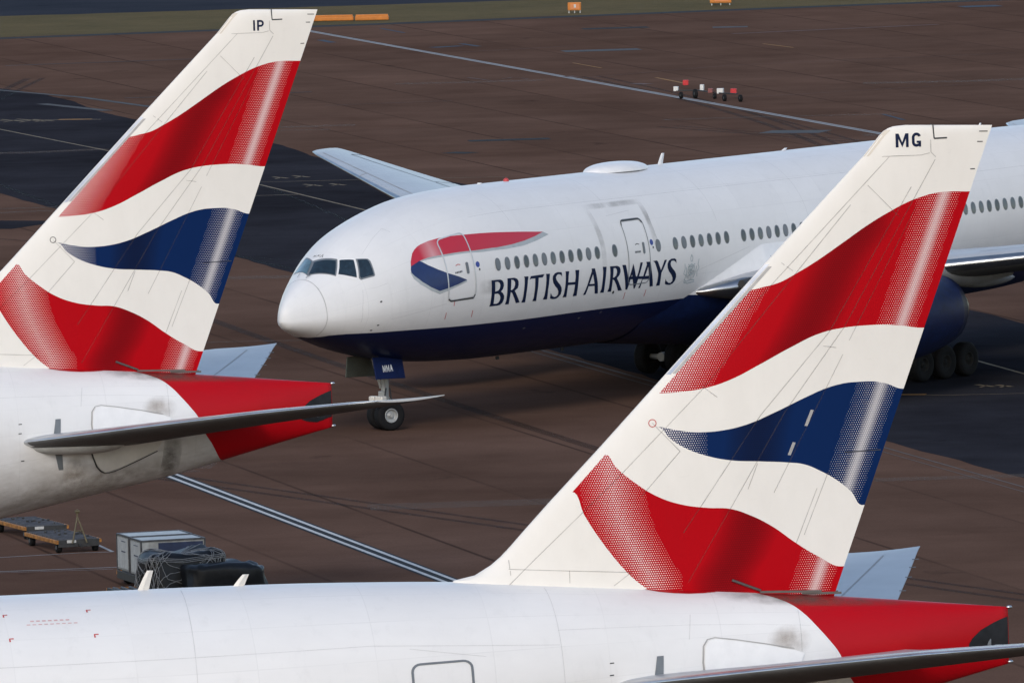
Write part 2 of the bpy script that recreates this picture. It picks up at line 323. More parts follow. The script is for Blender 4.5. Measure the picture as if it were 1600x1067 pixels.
# ------------------------------------------------------------------ the fuselage mesh (shared by the three airliners)
def fuselage_mesh():
    xs = np.unique(np.concatenate([[0.0, .004, .015], .06*np.linspace(.5, 1, 3), np.linspace(.08, 1, 14), np.linspace(1.1, 9, 42), np.arange(9.5, 42, 1.0), np.arange(42, 62.5, .5), [62.6, 62.8, 62.94]]))
    N = 120; th = np.linspace(-math.pi, math.pi, N, endpoint=False)
    P = surfL(xs[:, None], th[None, :]); vs = P.reshape(-1, 3); fs = []; uv = []
    for i in range(len(xs)-1):
        for j in range(N):
            k = (j+1) % N; fs.append((i*N+j, i*N+k, (i+1)*N+k, (i+1)*N+j))
            tj, tk = abs(th[j]), (abs(th[k]) if k else math.pi)
            uv += [(xs[i], tj), (xs[i], tk), (xs[i+1], tk), (xs[i+1], tj)]
    fs.append(tuple((len(xs)-1)*N+j for j in range(N))); uv += [(62.94, 1.5)]*N
    me = bpy.data.meshes.new('fuselage'); me.from_pydata([tuple(map(float, v)) for v in vs], [], fs)
    l = me.uv_layers.new(name='UVMap'); l.data.foreach_set('uv', np.array(uv, float).ravel())
    me.update(); me.polygons.foreach_set('use_smooth', [True]*len(me.polygons))
    bm = bmesh.new(); bm.from_mesh(me); bmesh.ops.recalc_face_normals(bm, faces=bm.faces[:]); bm.to_mesh(me); bm.free()
    return me
ME_FUS = fuselage_mesh(); ME_FUS2 = ME_FUS.copy(); ME_FUS.materials.append(M_SKIN); ME_FUS2.materials.append(M_SKIN_TAIL)
# ------------------------------------------------------------------ the fin
LEZ = [6.9, 7.6, 8.241, 8.335, 8.546, 8.72, 8.937, 9.25, 9.862, 11.086, 15.002, 17.287, 17.70, 17.839, 17.895, 17.924]
LEX = [49.2, 49.6, 50.35, 50.82, 51.189, 51.41, 51.632, 51.928, 52.521, 53.75, 57.586, 59.868, 60.215, 60.36, 60.55, 60.92]
TEL = (58.984, 7.581, 62.809, 17.846)
def te_x(z): return TEL[0]+(z-TEL[1])*(TEL[2]-TEL[0])/(TEL[3]-TEL[1])
def fin_half(s, z, tc=.085, te=.012):
    c = max(te_x(z)-np.interp(z, LEZ, LEX), .5); c = min(c, 7.2)
    yt = 5*(.2969*math.sqrt(max(s, 0))-.126*s-.3516*s*s+.2843*s**3-.1036*s**4)*tc*c
    return max(yt, 0)+te*s
def fin_y(x, z):
    xl = float(np.interp(z, LEZ, LEX)); s = min(max((x-xl)/(te_x(z)-xl), 0), 1); return fin_half(s, z)
def fin_mesh():
    zs = list(np.unique(np.concatenate([LEZ[:12], np.linspace(9.5, 17.2, 30), [17.5, 17.70, 17.80, 17.86, 17.895, 17.915]])))
    ss = [0, .002, .008, .02, .04, .07, .11, .16, .22, .3, .38, .46, .54, .62, .7, .78, .86, .93, 1.0]; vs = []; n = len(ss)
    for z in zs:
        xl = float(np.interp(z, LEZ, LEX)); zt = z if z < 17.3 else 17.3+(z-17.3)*(17.846-17.3)/(17.915-17.3); xt = te_x(zt)
        squash = 1.0 if z < 17.7 else max(.12, math.sqrt(max(0, 1-((z-17.7)/.22)**2)))
        for sgn in (1, -1):
            for s in (ss if sgn == 1 else ss[::-1]):
                vs.append((xl+(xt-xl)*s, -sgn*fin_half(s, z)*squash, z+(zt-z)*s))
    m = 2*n; fs = []
    for i in range(len(zs)-1):
        for j in range(m): fs.append((i*m+j, i*m+(j+1) % m, (i+1)*m+(j+1) % m, (i+1)*m+j))
    b = (len(zs)-1)*m
    for j in range(n-1): fs.append((b+j, b+j+1, b+m-2-j, b+m-1-j))
    me = bpy.data.meshes.new('fin'); me.from_pydata([tuple(map(float, v)) for v in vs], [], fs)
    me.polygons.foreach_set('use_smooth', [True]*len(me.polygons))
    bm = bmesh.new(); bm.from_mesh(me); bmesh.ops.remove_doubles(bm, verts=bm.verts[:], dist=.0005); bmesh.ops.recalc_face_normals(bm, faces=bm.faces[:])
    for e in bm.edges:
        if len(e.link_faces) == 2 and e.calc_face_angle(0) > .6: e.smooth = False
    bm.to_mesh(me); bm.free(); return me
C1 = [(57.18,14.401),(57.465,14.454),(57.838,14.546),(58.192,14.716),(58.679,14.982),(59.256,15.344),(59.923,15.767),(60.367,16.006),(60.81,16.212),(61.164,16.327),(61.473,16.392),(61.825,16.408),(62.287,16.392)]
C2 = [(55.087,12.197),(55.495,12.212),(56.109,12.285),(56.656,12.443),(57.347,12.76),(58.039,13.098),(58.728,13.383),(59.416,13.50),(60.102,13.518),(60.649,13.47),(61.143,13.404)]
C3 = [(54.968,11.461),(55.407,11.375),(55.946,11.308),(56.361,11.322),(56.976,11.431),(57.665,11.683),(58.356,11.975),(58.908,12.179),(59.389,12.266),(59.8,12.27),(60.212,12.213),(60.661,12.069)]
C4 = [(54.968,11.461),(55.268,11.181),(55.603,10.967),(56.075,10.782),(56.618,10.66),(57.299,10.605),(57.915,10.554),(58.323,10.49),(58.662,10.342),(59.067,10.105),(59.405,9.825),(59.659,9.521)]
C5 = [(53.799,10.895),(54.03,10.601),(54.43,10.253),(54.898,9.947),(55.439,9.74),(56.049,9.633),(56.594,9.583),(57.001,9.44),(57.541,9.156),(58.079,8.766),(58.62,8.424),(59.163,8.179)]
C6 = [(53.035,10.098),(53.261,9.604),(53.586,9.07),(53.914,8.62),(54.095,8.40),(54.356,8.13),(54.62,7.92),(54.885,7.76),(55.152,7.66),(55.6,7.55),(57,7.4),(59.2,7.3)]
def fin_material():
    k = NT('fin_livery'); o, (x, y, z) = k.obj()
    cv = lambda c: k.curve(c, x, 52, 64, 7, 18)
    gt = lambda a, b: k.math('GREATER_THAN', a, b)
    mul = lambda *a: a[0] if len(a) == 1 else k.math('MULTIPLY', a[0], mul(*a[1:]))
    le = k.math('MULTIPLY_ADD', z, .9635, 53.035-.9635*10.098)
    m1 = mul(gt(cv(C1), z), gt(z, cv(C2)), gt(x, le)); m2 = mul(gt(cv(C3), z), gt(z, cv(C4)), gt(x, 54.97)); m3 = mul(gt(cv(C5), z), gt(z, cv(C6)), gt(x, le))
    # white half-tone dots: coverage a, drawn as staggered dots
    hl = k.math('SUBTRACT', x, k.math('MULTIPLY_ADD', z, .365, 60.07-12*.365))
    streak = k.math('POWER', k.ramp(hl, -.80, -.04, 0, 1), 1.6); streak = mul(streak, k.math('POWER', k.ramp(hl, .50, .04, 0, 1), 1.5), .17); core = k.ramp(k.math('ABSOLUTE', hl), .02, .19, .50, 0)
    d1 = k.math('SUBTRACT', x, k.math('MULTIPLY_ADD', z, .651, 57.764-.651*14.471)); g1 = k.math('MULTIPLY', k.math('POWER', k.ramp(d1, 0, -1.05, 0, 1), 1.3), .30)
    g2 = k.ramp(x, 56.15, 55.15, 0, .34)
    l3 = k.math('SUBTRACT', x, k.curve([(8.0, 54.75), (8.6, 54.45), (9.6, 54.02), (10.5, 53.9), (11, 53.86)], z, 7, 12, 52, 57)); g3 = k.math('MULTIPLY', k.math('POWER', k.ramp(k.math('ABSOLUTE', l3), .86, .03, 0, 1), 1.5), .31)
    a = k.math('MAXIMUM', streak, k.math('MAXIMUM', mul(g1, m1), k.math('MAXIMUM', mul(g2, m2), mul(g3, m3))))
    px, pz = .052, .050
    row = k.math('FLOOR', k.math('DIVIDE', z, pz)); par = k.math('FLOORED_MODULO', row, 2)
    fx = k.math('SUBTRACT', k.math('FRACT', k.math('ADD', k.math('DIVIDE', x, px), k.math('MULTIPLY', par, .5))), .5)
    fz = k.math('SUBTRACT', k.math('FRACT', k.math('DIVIDE', z, pz)), .5)
    rr = k.math('SQRT', k.math('ADD', k.math('MULTIPLY', fx, fx), k.math('MULTIPLY', fz, fz)))
    rad = k.math('SQRT', k.math('DIVIDE', a, math.pi)); dot = k.ramp(k.math('SUBTRACT', rad, rr), -.10, .10)
    dot = mul(dot, gt(a, .02)); wf = k.math('MAXIMUM', dot, core)
    # printed dark fold of the ribbon
    dk = k.math('SUBTRACT', x, k.curve([(7.8, 56.39), (8.65, 56.8), (9.48, 57.1), (10.69, 57.18), (11.6, 57.35), (13.77, 58.59), (14.94, 59.2), (16, 59.8)], z, 7, 18, 55, 61))
    dk = k.ramp(k.math('POWER', dk, 2), .55, 0, 0, .62)
    dkdot = k.math('MULTIPLY', dk, k.ramp(rr, .1, .5, .75, 1.2))
    n = k.noise(o, 1.1, 6, .65, (1, 1, .5)); n2 = k.noise(o, 7, 5, .7, (.5, 1, 1.5))
    red = k.mix(dkdot, k.mix(k.ramp(n, .35, .65, 0, .3), RED, (.38, .004, .009)), (.09, .002, .004)); blu = k.mix(k.math('MULTIPLY', dkdot, 1.2), DBLUE, (.004, .008, .03))
    wht = k.mix(k.ramp(n, .3, .7), (.80, .77, .72), (.75, .72, .67)); wht = k.mix(k.ramp(n2, .6, .8, 0, .12), wht, (.45, .42, .38))
    wh2 = (.78, .74, .72)
    col = k.mix(m1, wht, k.mix(wf, red, wh2)); col = k.mix(m2, col, k.mix(wf, blu, wh2)); col = k.mix(m3, col, k.mix(wf, red, wh2))
    return k.out(col, .6, 0, .06, 0, bump=k.noise(o, 1.6, 2), bd=.006, bs=.4)
ME_FIN = fin_mesh(); ME_FIN.materials.append(fin_material())
def fin_poly(name, polys, mat, parent, off=.004, both=True):
    "flat marks on the fin: polygons in (x, z), laid on the skin of the port (and starboard) side"
    bm = bmesh.new()
    for P in polys:
        loops = P if isinstance(P[0][0], (tuple, list)) else [P]
        vl = [[Vector((a, b, 0)) for a, b in l] for l in loops]; flat = [v for l in vl for v in l]
        for sg in ((-1, 1) if both else (-1,)):
            bv = [bm.verts.new((v.x, sg*(fin_y(v.x, v.y)+off), v.y)) for v in flat]
            for t in tessellate_polygon(vl):
                try: bm.faces.new([bv[i] for i in t])
                except ValueError: pass
    for f in bm.faces:
        f.normal_update(); c = f.calc_center_median()
        if f.normal.y*c.y < 0: f.normal_flip()
    return frombm(name, bm, mat, parent)
def seg(a, b, w, k=6):
    "a thin strip from a to b cut into k pieces"
    a, b = np.array(a, float), np.array(b, float); d = b-a; L = np.linalg.norm(d); m = np.array((-d[1], d[0]))/L*w/2; out = []
    k = max(1, int(L/.25))
    for i in range(k):
        p, q = a+d*i/k, a+d*(i+1)/k; out.append([tuple(p+m), tuple(q+m), tuple(q-m), tuple(p-m)])
    return out
FIN_SEAMS = [((60.41,17.23),(57.1,13.95)), ((60.247,17.238),(60.541,17.241)), ((60.541,17.241),(61.147,17.242)), ((61.147,17.242),(61.341,17.284)), ((61.37,17.577),(61.37,17.30)), ((61.37,17.30),(61.48,17.19)),
    ((61.466,17.137),(59.278,13.483)), ((59.278,13.483),(57.9,11.7)), ((57.9,11.7),(56.594,9.596)), ((56.594,9.596),(55.6,8.0)), ((60.9,16.55),(58.934,13.397)), ((58.934,13.397),(57.323,11.63)), ((57.323,11.63),(55.5,9.1)),
    ((59.5,16.2),(56.041,12.28)), ((56.041,12.28),(53.966,10.3)), ((53.966,10.3),(51.3,7.9)), ((59.9,16.62),(60.6,15.9)), ((57.674,15.14),(58.144,14.791)), ((56.343,12.068),(56.0,12.33)), ((54.868,11.549),(55.465,10.907)), ((55.465,10.907),(54.559,9.948)),
    ((61.0,16.1),(59.4,13.2)), ((59.25,12.9),(57.6,9.9)), ((57.231,10.568),(57.0,10.0)), ((58.866,10.301),(58.288,8.924)), ((58.6,9.95),(58.1,8.75)), ((51.55,8.46),(54.3,8.28)), ((51.55,8.9),(51.6,8.1)), ((52.9,8.38),(52.9,8.1)), ((54.3,8.28),(53.9,8.0)), ((58.8,13.1),(59.1,13.05))]
STEPS = [((62.50,17.722),(62.70,17.716)), ((62.45,17.494),(62.58,17.49)), ((62.28,16.889),(62.39,16.892)), ((59.252,10.718),(60.10,10.735))]
def glyph_M(x, z, w, h, t): return [[(x, z), (x, z+h), (x+t*1.15, z+h), (x+w/2, z+h*.36), (x+w-t*1.15, z+h), (x+w, z+h), (x+w, z), (x+w-t, z), (x+w-t, z+h*.62), (x+w/2, z), (x+t, z+h*.62), (x+t, z)]]
def arc(cx, cz, rx, rz, a0, a1, n=10): return [(cx+rx*math.cos(math.radians(a0+(a1-a0)*i/n)), cz+rz*math.sin(math.radians(a0+(a1-a0)*i/n))) for i in range(n+1)]
def glyph_G(x, z, w, h, t):
    r = w/2; o = arc(x+r, z+h-r, r, r, 15, 180)+arc(x+r, z+r, r, r, 180, 275)+[(x+w-t*.8, z+.05*h), (x+w-t*.8, z), (x+w, z), (x+w, z+h*.42), (x+w*.52, z+h*.42), (x+w*.52, z+h*.27), (x+w-t, z+h*.27), (x+w-t, z+h*.22)]
    i = arc(x+r, z+r, r-t, r-t, 300, 180)+arc(x+r, z+h-r, r-t, r-t, 180, 15); return [o+i]
def glyph_I(x, z, w, h, t): return [[(x, z), (x, z+h), (x+t, z+h), (x+t, z)]]
def glyph_P(x, z, w, h, t):
    r = h*.32; o = [(x, z), (x, z+h), (x+w-r, z+h)]+arc(x+w-r, z+h-r, r, r, 90, -90)+[(x+t, z+h-2*r), (x+t, z)]
    i = [(x+t, z+h-t)]+arc(x+w-r, z+h-r, r-t, r-t, 90, -90)+[(x+t, z+h-2*r+t)]; return [[o, i]]
# ------------------------------------------------------------------ lifting surfaces
def aerofoil(xl, xt, y, zl, zt, tc, n=16, camber=0.0, te=.01):
    c = xt-xl; pts = []
    ss = [0, .0015, .006, .015, .03, .06, .1, .16, .24, .34, .45, .56, .67, .78, .89, 1.0]
    f = lambda s: 5*(.2969*math.sqrt(s)-.126*s-.3516*s*s+.2843*s**3-.1036*s**4)*tc*c+te*s
    up = [(xl+c*s, y, zl+(zt-zl)*s+f(s)*.95+camber*c*4*s*(1-s)) for s in ss]; lo = [(xl+c*s, y, zl+(zt-zl)*s-f(s)*1.05+camber*c*4*s*(1-s)) for s in ss]
    return up[::-1]+lo[1:], [s for s in ss[::-1]]+ss[1:]
def loft(name, secs, mats, parent, le=.03, lower_from=99):
    "secs: aerofoil sections root to tip; material 0 upper, 1 lower, 2 nose strip"
    S_ = [s[0] for s in secs]; fr = secs[0][1]; m = len(fr); vs = [p for s in S_ for p in s]; fs = []; mi = []
    for i in range(len(S_)-1):
        for j in range(m-1):
            fs.append((i*m+j, i*m+j+1, (i+1)*m+j+1, (i+1)*m+j)); s = (fr[j]+fr[j+1])/2
            mi.append(2 if s < le and (j < (m-1)//2 or i < lower_from) else (0 if j < (m-1)//2 else 1))
        fs.append((i*m+m-1, i*m, (i+1)*m, (i+1)*m+m-1)); mi.append(0)
    b = (len(S_)-1)*m; h = (m-1)//2
    for j in range(h):
        q = (b+j, b+j+1, b+m-2-j, b+m-1-j); fs.append(q if len(set(q)) == 4 else tuple(dict.fromkeys(q))); mi.append(0)
    me = bpy.data.meshes.new(name); me.from_pydata([tuple(map(float, v)) for v in vs], [], fs); me.polygons.foreach_set('material_index', mi)
    me.polygons.foreach_set('use_smooth', [True]*len(fs)); bm = bmesh.new(); bm.from_mesh(me); bmesh.ops.recalc_face_normals(bm, faces=bm.faces[:])
    for e in bm.edges:
        if len(e.link_faces) == 2 and e.calc_face_angle(0) > .7: e.smooth = False
    bm.to_mesh(me); bm.free(); return link(name, me, mats, parent)
def lerp(a, b, t): return a+(b-a)*t
def interp(tab, y, j): return float(np.interp(y, [r[0] for r in tab], [r[j] for r in tab]))
#        y     xLE    xTE   zLE   zTE   tc
WING = [(1.5, 20.6, 37.4, 3.80, 3.45, .03), (3.0, 21.1, 37.1, 3.86, 3.50, .055), (3.4, 21.4, 37.1, 3.92, 3.50, .075), (3.9, 22.0, 37.0, 3.98, 3.55, .095), (4.6, 23.0, 36.8, 4.04, 3.62, .105), (6.0, 24.2, 36.6, 4.14, 3.80, .12), (8.0, 25.6, 36.3, 4.32, 4.08, .115), (10.0, 26.9, 36.1, 4.55, 4.36, .11),
        (13.0, 29.0, 37.1, 4.86, 4.75, .105), (16.0, 31.1, 38.15, 5.22, 5.16, .10), (19.0, 33.2, 39.2, 5.60, 5.56, .10), (22.0, 35.3, 40.25, 6.00, 5.98, .095), (26.0, 38.15, 41.65, 6.56, 6.55, .09), (29.6, 40.65, 42.9, 7.08, 7.08, .09), (30.2, 41.15, 43.05, 7.17, 7.17, .07), (30.42, 41.9, 43.06, 7.20, 7.20, .04)]
STAB = [(.6, 53.0, 60.4, 5.84, 6.32, .075), (1.6, 53.25, 60.5, 5.90, 6.40, .075), (2.1, 53.6, 60.65, 5.96, 6.45, .075), (3.0, 54.45, 60.95, 6.12, 6.56, .076), (5.3, 56.45, 61.78, 6.52, 6.83, .077), (8.0, 58.8, 62.75, 6.97, 7.15, .078), (10.2, 60.7, 63.53, 7.29, 7.43, .07), (10.6, 61.15, 63.68, 7.35, 7.48, .05), (10.75, 61.8, 63.74, 7.40, 7.50, .03)]
def surface_strip(name, tab, lines, mat, parent, sg, w=.05, up=True, off=.006, camber=.008):
    "thin gaps on a lifting surface: lines as lists of (y, chord fraction)"
    bm = bmesh.new()
    for (ya, sa), (yb, sb) in lines:
        n = 14; prev = None
        for i in range(n+1):
            y, s = lerp(ya, yb, i/n), lerp(sa, sb, i/n); q = []
            for ds in (-w/2, w/2):
                xl, xt, zl, zt, tc = (interp(tab, y, j) for j in (1, 2, 3, 4, 5)); c = xt-xl
                spn = abs(yb-ya)*1.0 > abs(sb-sa)*c
                ss, yy = (s+ds/c, y) if spn else (s, y+ds)
                if not spn: xl, xt, zl, zt, tc = (interp(tab, yy, j) for j in (1, 2, 3, 4, 5)); c = xt-xl
                ss = min(max(ss, 0), 1); f = 5*(.2969*math.sqrt(ss)-.126*ss-.3516*ss*ss+.2843*ss**3-.1036*ss**4)*tc*c+.01*ss
                q.append(bm.verts.new((xl+c*ss, sg*yy, zl+(zt-zl)*ss+camber*c*4*ss*(1-ss)+((f*.95+off) if up else -(f*1.05+off)))))
            if prev: bm.faces.new((prev[0], prev[1], q[1], q[0]))
            prev = q
    bmesh.ops.recalc_face_normals(bm, faces=bm.faces[:])
    for f in bm.faces:
        if (f.normal.z < 0) == up: f.normal_flip()
    return frombm(name, bm, mat, parent)
def make_wing(root, sg):
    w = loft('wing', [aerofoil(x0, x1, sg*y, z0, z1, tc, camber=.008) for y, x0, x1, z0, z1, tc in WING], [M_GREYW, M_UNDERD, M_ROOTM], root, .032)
    surface_strip('slat_gap', WING, [((3.4, .10), (9.0, .11)), ((10.4, .12), (29.5, .16)), ((15.3, .0), (15.3, .13)), ((20.3, 0), (20.3, .14)), ((25.2, 0), (25.2, .15))], M_SEAM, w, sg, .05)
    surface_strip('flap_gap', WING, [((3.4, .72), (9.9, .72)), ((10.1, .70), (22.6, .72)), ((22.8, .72), (28.8, .70)), ((9.95, .7), (9.95, .99)), ((22.7, .7), (22.7, .99)), ((28.8, .7), (28.8, .99))], M_DARK, w, sg, .06)
    for y in (5.6, 13.2, 18.6, 23.4):      # flap track fairings
        xt = interp(WING, y, 2); z = interp(WING, y, 4)-.42; L = 4.6-.07*y
        vs, fs = revolve([(xt-L+L*1.22*t, max(.01, (.46-.008*y)*math.sin(math.pi*min(1, t*1.0))**.62)) for t in np.linspace(0, 1, 18)], 20, 'X')
        vs = [(a, sg*y+b*.62, z+c*.9-.06*(a-xt)) for a, b, c in vs]; mesh('flap_track_fairing', vs, fs, M_UNDER, w)
    return w
def make_tailplane(root, sg):
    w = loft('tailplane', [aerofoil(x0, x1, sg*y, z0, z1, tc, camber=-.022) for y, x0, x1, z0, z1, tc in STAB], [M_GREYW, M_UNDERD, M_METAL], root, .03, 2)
    surface_strip('elevator_gap', STAB, [((1.9, .70), (10.1, .72)), ((2.2, .10), (10.2, .12)), ((4.6, .70), (4.6, .40))], M_SEAM, w, sg, .045, camber=-.022)
    vs, fs = revolve([(-1.0, .01), (-.985, .12), (-.94, .26), (-.84, .46), (-.66, .68), (-.42, .87), (-.1, .98), (.25, 1.0), (.6, .86), (.85, .6), (.97, .3), (1.0, .02)], 28, 'X')
    R_ = Matrix.Rotation(sg*.36, 3, 'Z') @ Matrix.Rotation(-.03, 3, 'Y'); P_ = [R_ @ Vector((1.55*a, .60*b, .33*c)) for a, b, c in vs]
    mesh('root_fairing', [(54.95+p.x, sg*1.98+p.y, 5.86+p.z) for p in P_], fs, M_ROOTF, w)
    for y in (4.5, 6.2, 7.6, 8.6, 9.4):
        bm = bmesh.new(); box(bm, (interp(STAB, y, 2)+.03, sg*y, interp(STAB, y, 4)+.01), (.16, .018, .02)); frombm('static_wick', bm, M_FRAME, w)
    return w
def make_engine(root, sg, z0=2.62):
    y = 9.61*sg; z0 = 2.95; sh = lambda prof: [(a-1.15, r*.92) for a, r in prof]
    prof = [(21.4, 1.36), (20.75, 1.40), (20.5, 1.47), (20.42, 1.56), (20.45, 1.66), (20.6, 1.76), (21.0, 1.86), (21.8, 1.95), (22.9, 1.99), (24.2, 1.96), (25.4, 1.86), (26.6, 1.68), (27.4, 1.50), (27.9, 1.36), (27.88, 1.30), (27.0, 1.34)]
    vs, fs = revolve(sh(prof), 56, 'X'); vs = [(a, y+b, z0+c) for a, b, c in vs]
    n = mesh('engine_nacelle', vs, fs, [M_NAVY, M_METAL], root, mi=[1 if i//56 in (1, 2, 3, 4) else 0 for i in range(len(fs))])
    vs, fs = revolve(sh([(26.6, 1.2), (27.6, 1.05), (28.4, .86), (28.8, .74), (28.78, .70), (28.2, .6)]), 36, 'X'); mesh('exhaust_nozzle', [(a, y+b, z0+c) for a, b, c in vs], fs, M_TITAN, n)
    vs, fs = revolve(sh([(28.2, .50), (28.8, .42), (29.3, .22), (29.6, .03)]), 30, 'X'); mesh('exhaust_cone', [(a, y+b, z0+c) for a, b, c in vs], fs, M_TITAN, n)
    vs, fs = revolve(sh([(21.0, .02), (21.15, .25), (21.5, .45), (21.52, 1.38)]), 36, 'X'); mesh('fan_and_spinner', [(a, y+b, z0+c) for a, b, c in vs], fs, M_DARK, n)
    bm = bmesh.new(); P = [(21.8, z0+1.7), (24.0, z0+1.95), (26.9, 4.6), (31.0, 4.35), (31.4, 3.9), (29.2, z0+.75), (26.6, z0+.95), (23.0, z0+1.4)]
    a = [bm.verts.new((x, y-.22, z)) for x, z in P]; b = [bm.verts.new((x, y+.22, z)) for x, z in P]
    bm.faces.new(a); bm.faces.new(b[::-1])
    for i in range(len(P)): bm.faces.new((a[i], a[(i+1) % len(P)], b[(i+1) % len(P)], b[i]))
    bmesh.ops.recalc_face_normals(bm, faces=bm.faces[:]); bmesh.ops.bevel(bm, geom=bm.edges[:], offset=.06, segments=2, affect='EDGES')
    frombm('engine_pylon', bm, M_UNDER, n, True)
    bm = bmesh.new(); P = [(20.9, z0+1.1), (21.6, z0+1.6), (22.8, z0+1.65), (22.8, z0+1.1)]; q = -sg
    a = [bm.verts.new((x, y+q*1.42, z)) for x, z in P]; b = [bm.verts.new((x, y+q*1.47, z+.02)) for x, z in P]
    bm.faces.new(a); bm.faces.new(b[::-1])
    for i in range(4): bm.faces.new((a[i], a[(i+1) % 4], b[(i+1) % 4], b[i]))
    frombm('nacelle_chine', bm, M_NAVY, n); return n
def make_wheel(root, c, r, w, yaw=0.0, rimr=.5, name='wheel', side=-1):
    "rim with hub (part) and tyre (sub-part); axle along local y"
    R = Matrix.Translation(c) @ Matrix.Rotation(yaw, 4, 'Z')
    tf = lambda vs: [R @ Vector(v) for v in vs]
    rr = r*rimr
    prof = [(-w*.36, .02), (-w*.36, rr*.30), (-w*.30, rr*.36), (-w*.20, rr*.42), (-w*.20, rr*.78), (-w*.30, rr*.84), (-w*.44, rr*.90), (-w*.46, rr*1.02), (w*.46, rr*1.02), (w*.44, rr*.9), (w*.3, rr*.84), (w*.2, rr*.78), (w*.2, rr*.42), (w*.36, rr*.3), (w*.36, .02)]
    vs, fs = revolve(prof, 36); rim = mesh(name, tf(vs), fs, M_RIM if 'nose' in name else M_RIMD, root)
    prof = [(-w*.42, rr*.99), (-w*.47, rr*1.12), (-w*.5, r*.78), (-w*.47, r*.90), (-w*.38, r*.965), (-w*.2, r*.992), (-w*.16, r*.985), (-w*.04, r*.987), (0, r*.994), (w*.04, r*.987), (w*.16, r*.985), (w*.2, r*.992), (w*.38, r*.965), (w*.47, r*.90), (w*.5, r*.78), (w*.47, rr*1.12), (w*.42, rr*.99)]
    vs, fs = revolve(prof, 48); mesh('tyre', tf(vs), fs, M_RUBBER, rim); return rim
def make_gear(root, gz):
    "gz(x): local height of the ground below the airliner"
    zb = ZC-3.0; g = gz(5.9); r = .54; yaw = math.radians(-27)
    bm = bmesh.new(); tube(bm, (5.9, 0, zb+.5), (5.9, 0, g+.95), .14); tube(bm, (5.9, 0, g+1.1), (5.9, 0, g+r), .085); tube(bm, (5.9-.5*math.sin(-yaw), -.5*math.cos(yaw), g+r), (5.9+.5*math.sin(-yaw), .5*math.cos(yaw), g+r), .07)
    tube(bm, (5.8, .1, g+1.5), (5.3, .1, zb+.4), .05); tube(bm, (5.8, -.1, g+1.5), (5.3, -.1, zb+.4), .05); tube(bm, (6.02, 0, g+1.2), (6.3, 0, g+.95), .04); tube(bm, (6.3, 0, g+.95), (6.02, 0, g+.65), .04)
    tube(bm, (5.7, .28, g+1.12), (5.7, -.28, g+1.12), .05); box(bm, (5.78, 0, g+1.28), (.2, .3, .22), bev=.03)
    ng = frombm('nose_gear_strut', bm, M_STRUT, root)
    bm = bmesh.new(); box(bm, (5.36, -.22, g+1.12), (.30, .34, .26), bev=.05); box(bm, (5.42, .16, g+1.14), (.24, .26, .2), bev=.04); frombm('taxi_light_housing', bm, M_DIRTYW, ng)
    bm = bmesh.new(); tube(bm, (5.2, -.28, g+.98), (5.14, -.28, g+.97), .07); tube(bm, (5.62, -.1, g+.92), (5.56, -.1, g+.92), .06); frombm('taxi_light', bm, M_METAL, ng)
    bm = bmesh.new()
    for i in range(7): box(bm, (5.2+.22*i, -.2+.07*(i % 3), g+.93+.03*(i % 2)), (.2, .16, .08), bev=.02)
    tube(bm, (5.75, -.16, g+1.5), (5.6, -.2, g+1.15), .03); tube(bm, (6.05, -.1, g+1.5), (6.12, -.12, g+1.0), .025); frombm('steering_linkage', bm, M_DARK, ng)
    for s in (-1, 1):
        c = Vector((5.9, 0, g+r))+Matrix.Rotation(yaw, 3, 'Z') @ Vector((0, s*.31, 0)); make_wheel(root, c, r, .40, yaw, .46, 'nose_wheel')
    # nose gear doors: forward (narrow) and main pair hanging open
    def panel(name, x0, x1, y, z0, z1, lean, mat, side, t=.05, slant=0.0):
        bm = bmesh.new(); a = [(x0, z1), (x1, z1), (x1-.0+slant, z0-.0), (x0+slant*.3, z0+.08)]
        f = [bm.verts.new((x, side*(y+(z1-z)*lean), z)) for x, z in a]; q = [bm.verts.new((x, side*(y+t+(z1-z)*lean), z)) for x, z in a]
        bm.faces.new(f); bm.faces.new(q[::-1])
        for i in range(4): bm.faces.new((f[i], f[(i+1) % 4], q[(i+1) % 4], q[i]))
        bmesh.ops.recalc_face_normals(bm, faces=bm.faces[:]); bmesh.ops.bevel(bm, geom=bm.edges[:], offset=.015, segments=1, affect='EDGES'); return frombm(name, bm, mat, root)
    dp = panel('nose_gear_door', 4.5, 6.18, .52, zb-.40, zb+.45, .18, M_NAVY2, -1); panel('nose_gear_door', 4.45, 6.2, .52, zb-.36, zb+.45, .12, M_ZINC, 1)
    bm = bmesh.new(); z = zb-.10; x = 4.95                     # tail letters on the door
    for P in (glyph_M(0, 0, .17, .24, .032), glyph_M(.21, 0, .17, .24, .032), [[(0.42, 0), (.475, .24), (.52, .24), (.575, 0), (.54, 0), (.525, .06), (.47, .06), (.455, 0)]]):
        vl = [[Vector((a, b, 0)) for a, b in P[0]]]; zz = lambda b: z+b
        bv = [bm.verts.new((x+v.x, -(.52+.058+(zb+.45-zz(v.y))*.18), zz(v.y))) for v in vl[0]]
        for t in tessellate_polygon(vl):
            bm.faces.new([bv[i] for i in t])
    frombm('door_lettering', bm, M_WHITE, dp)
    for sg in (-1, 1):                                         # main gear, six wheels each
        y = sg*5.49; g2 = gz(31.8); R2 = .64
        bm = bmesh.new(); tube(bm, (31.3, y*.92, 3.7), (31.8, y, g2+.75), .2); tube(bm, (30.2, y, g2+R2), (33.4, y, g2+R2), .17)
        for dx in (-1.46, 0, 1.46): tube(bm, (31.8+dx, y-.62, g2+R2), (31.8+dx, y+.62, g2+R2), .1)
        tube(bm, (31.6, y, g2+1.3), (31.6, y*.45, 3.2), .1); tube(bm, (31.7, y, g2+1.5), (33.6, y*.9, 3.6), .09)
        mg = frombm('main_gear_strut', bm, M_STRUT, root)
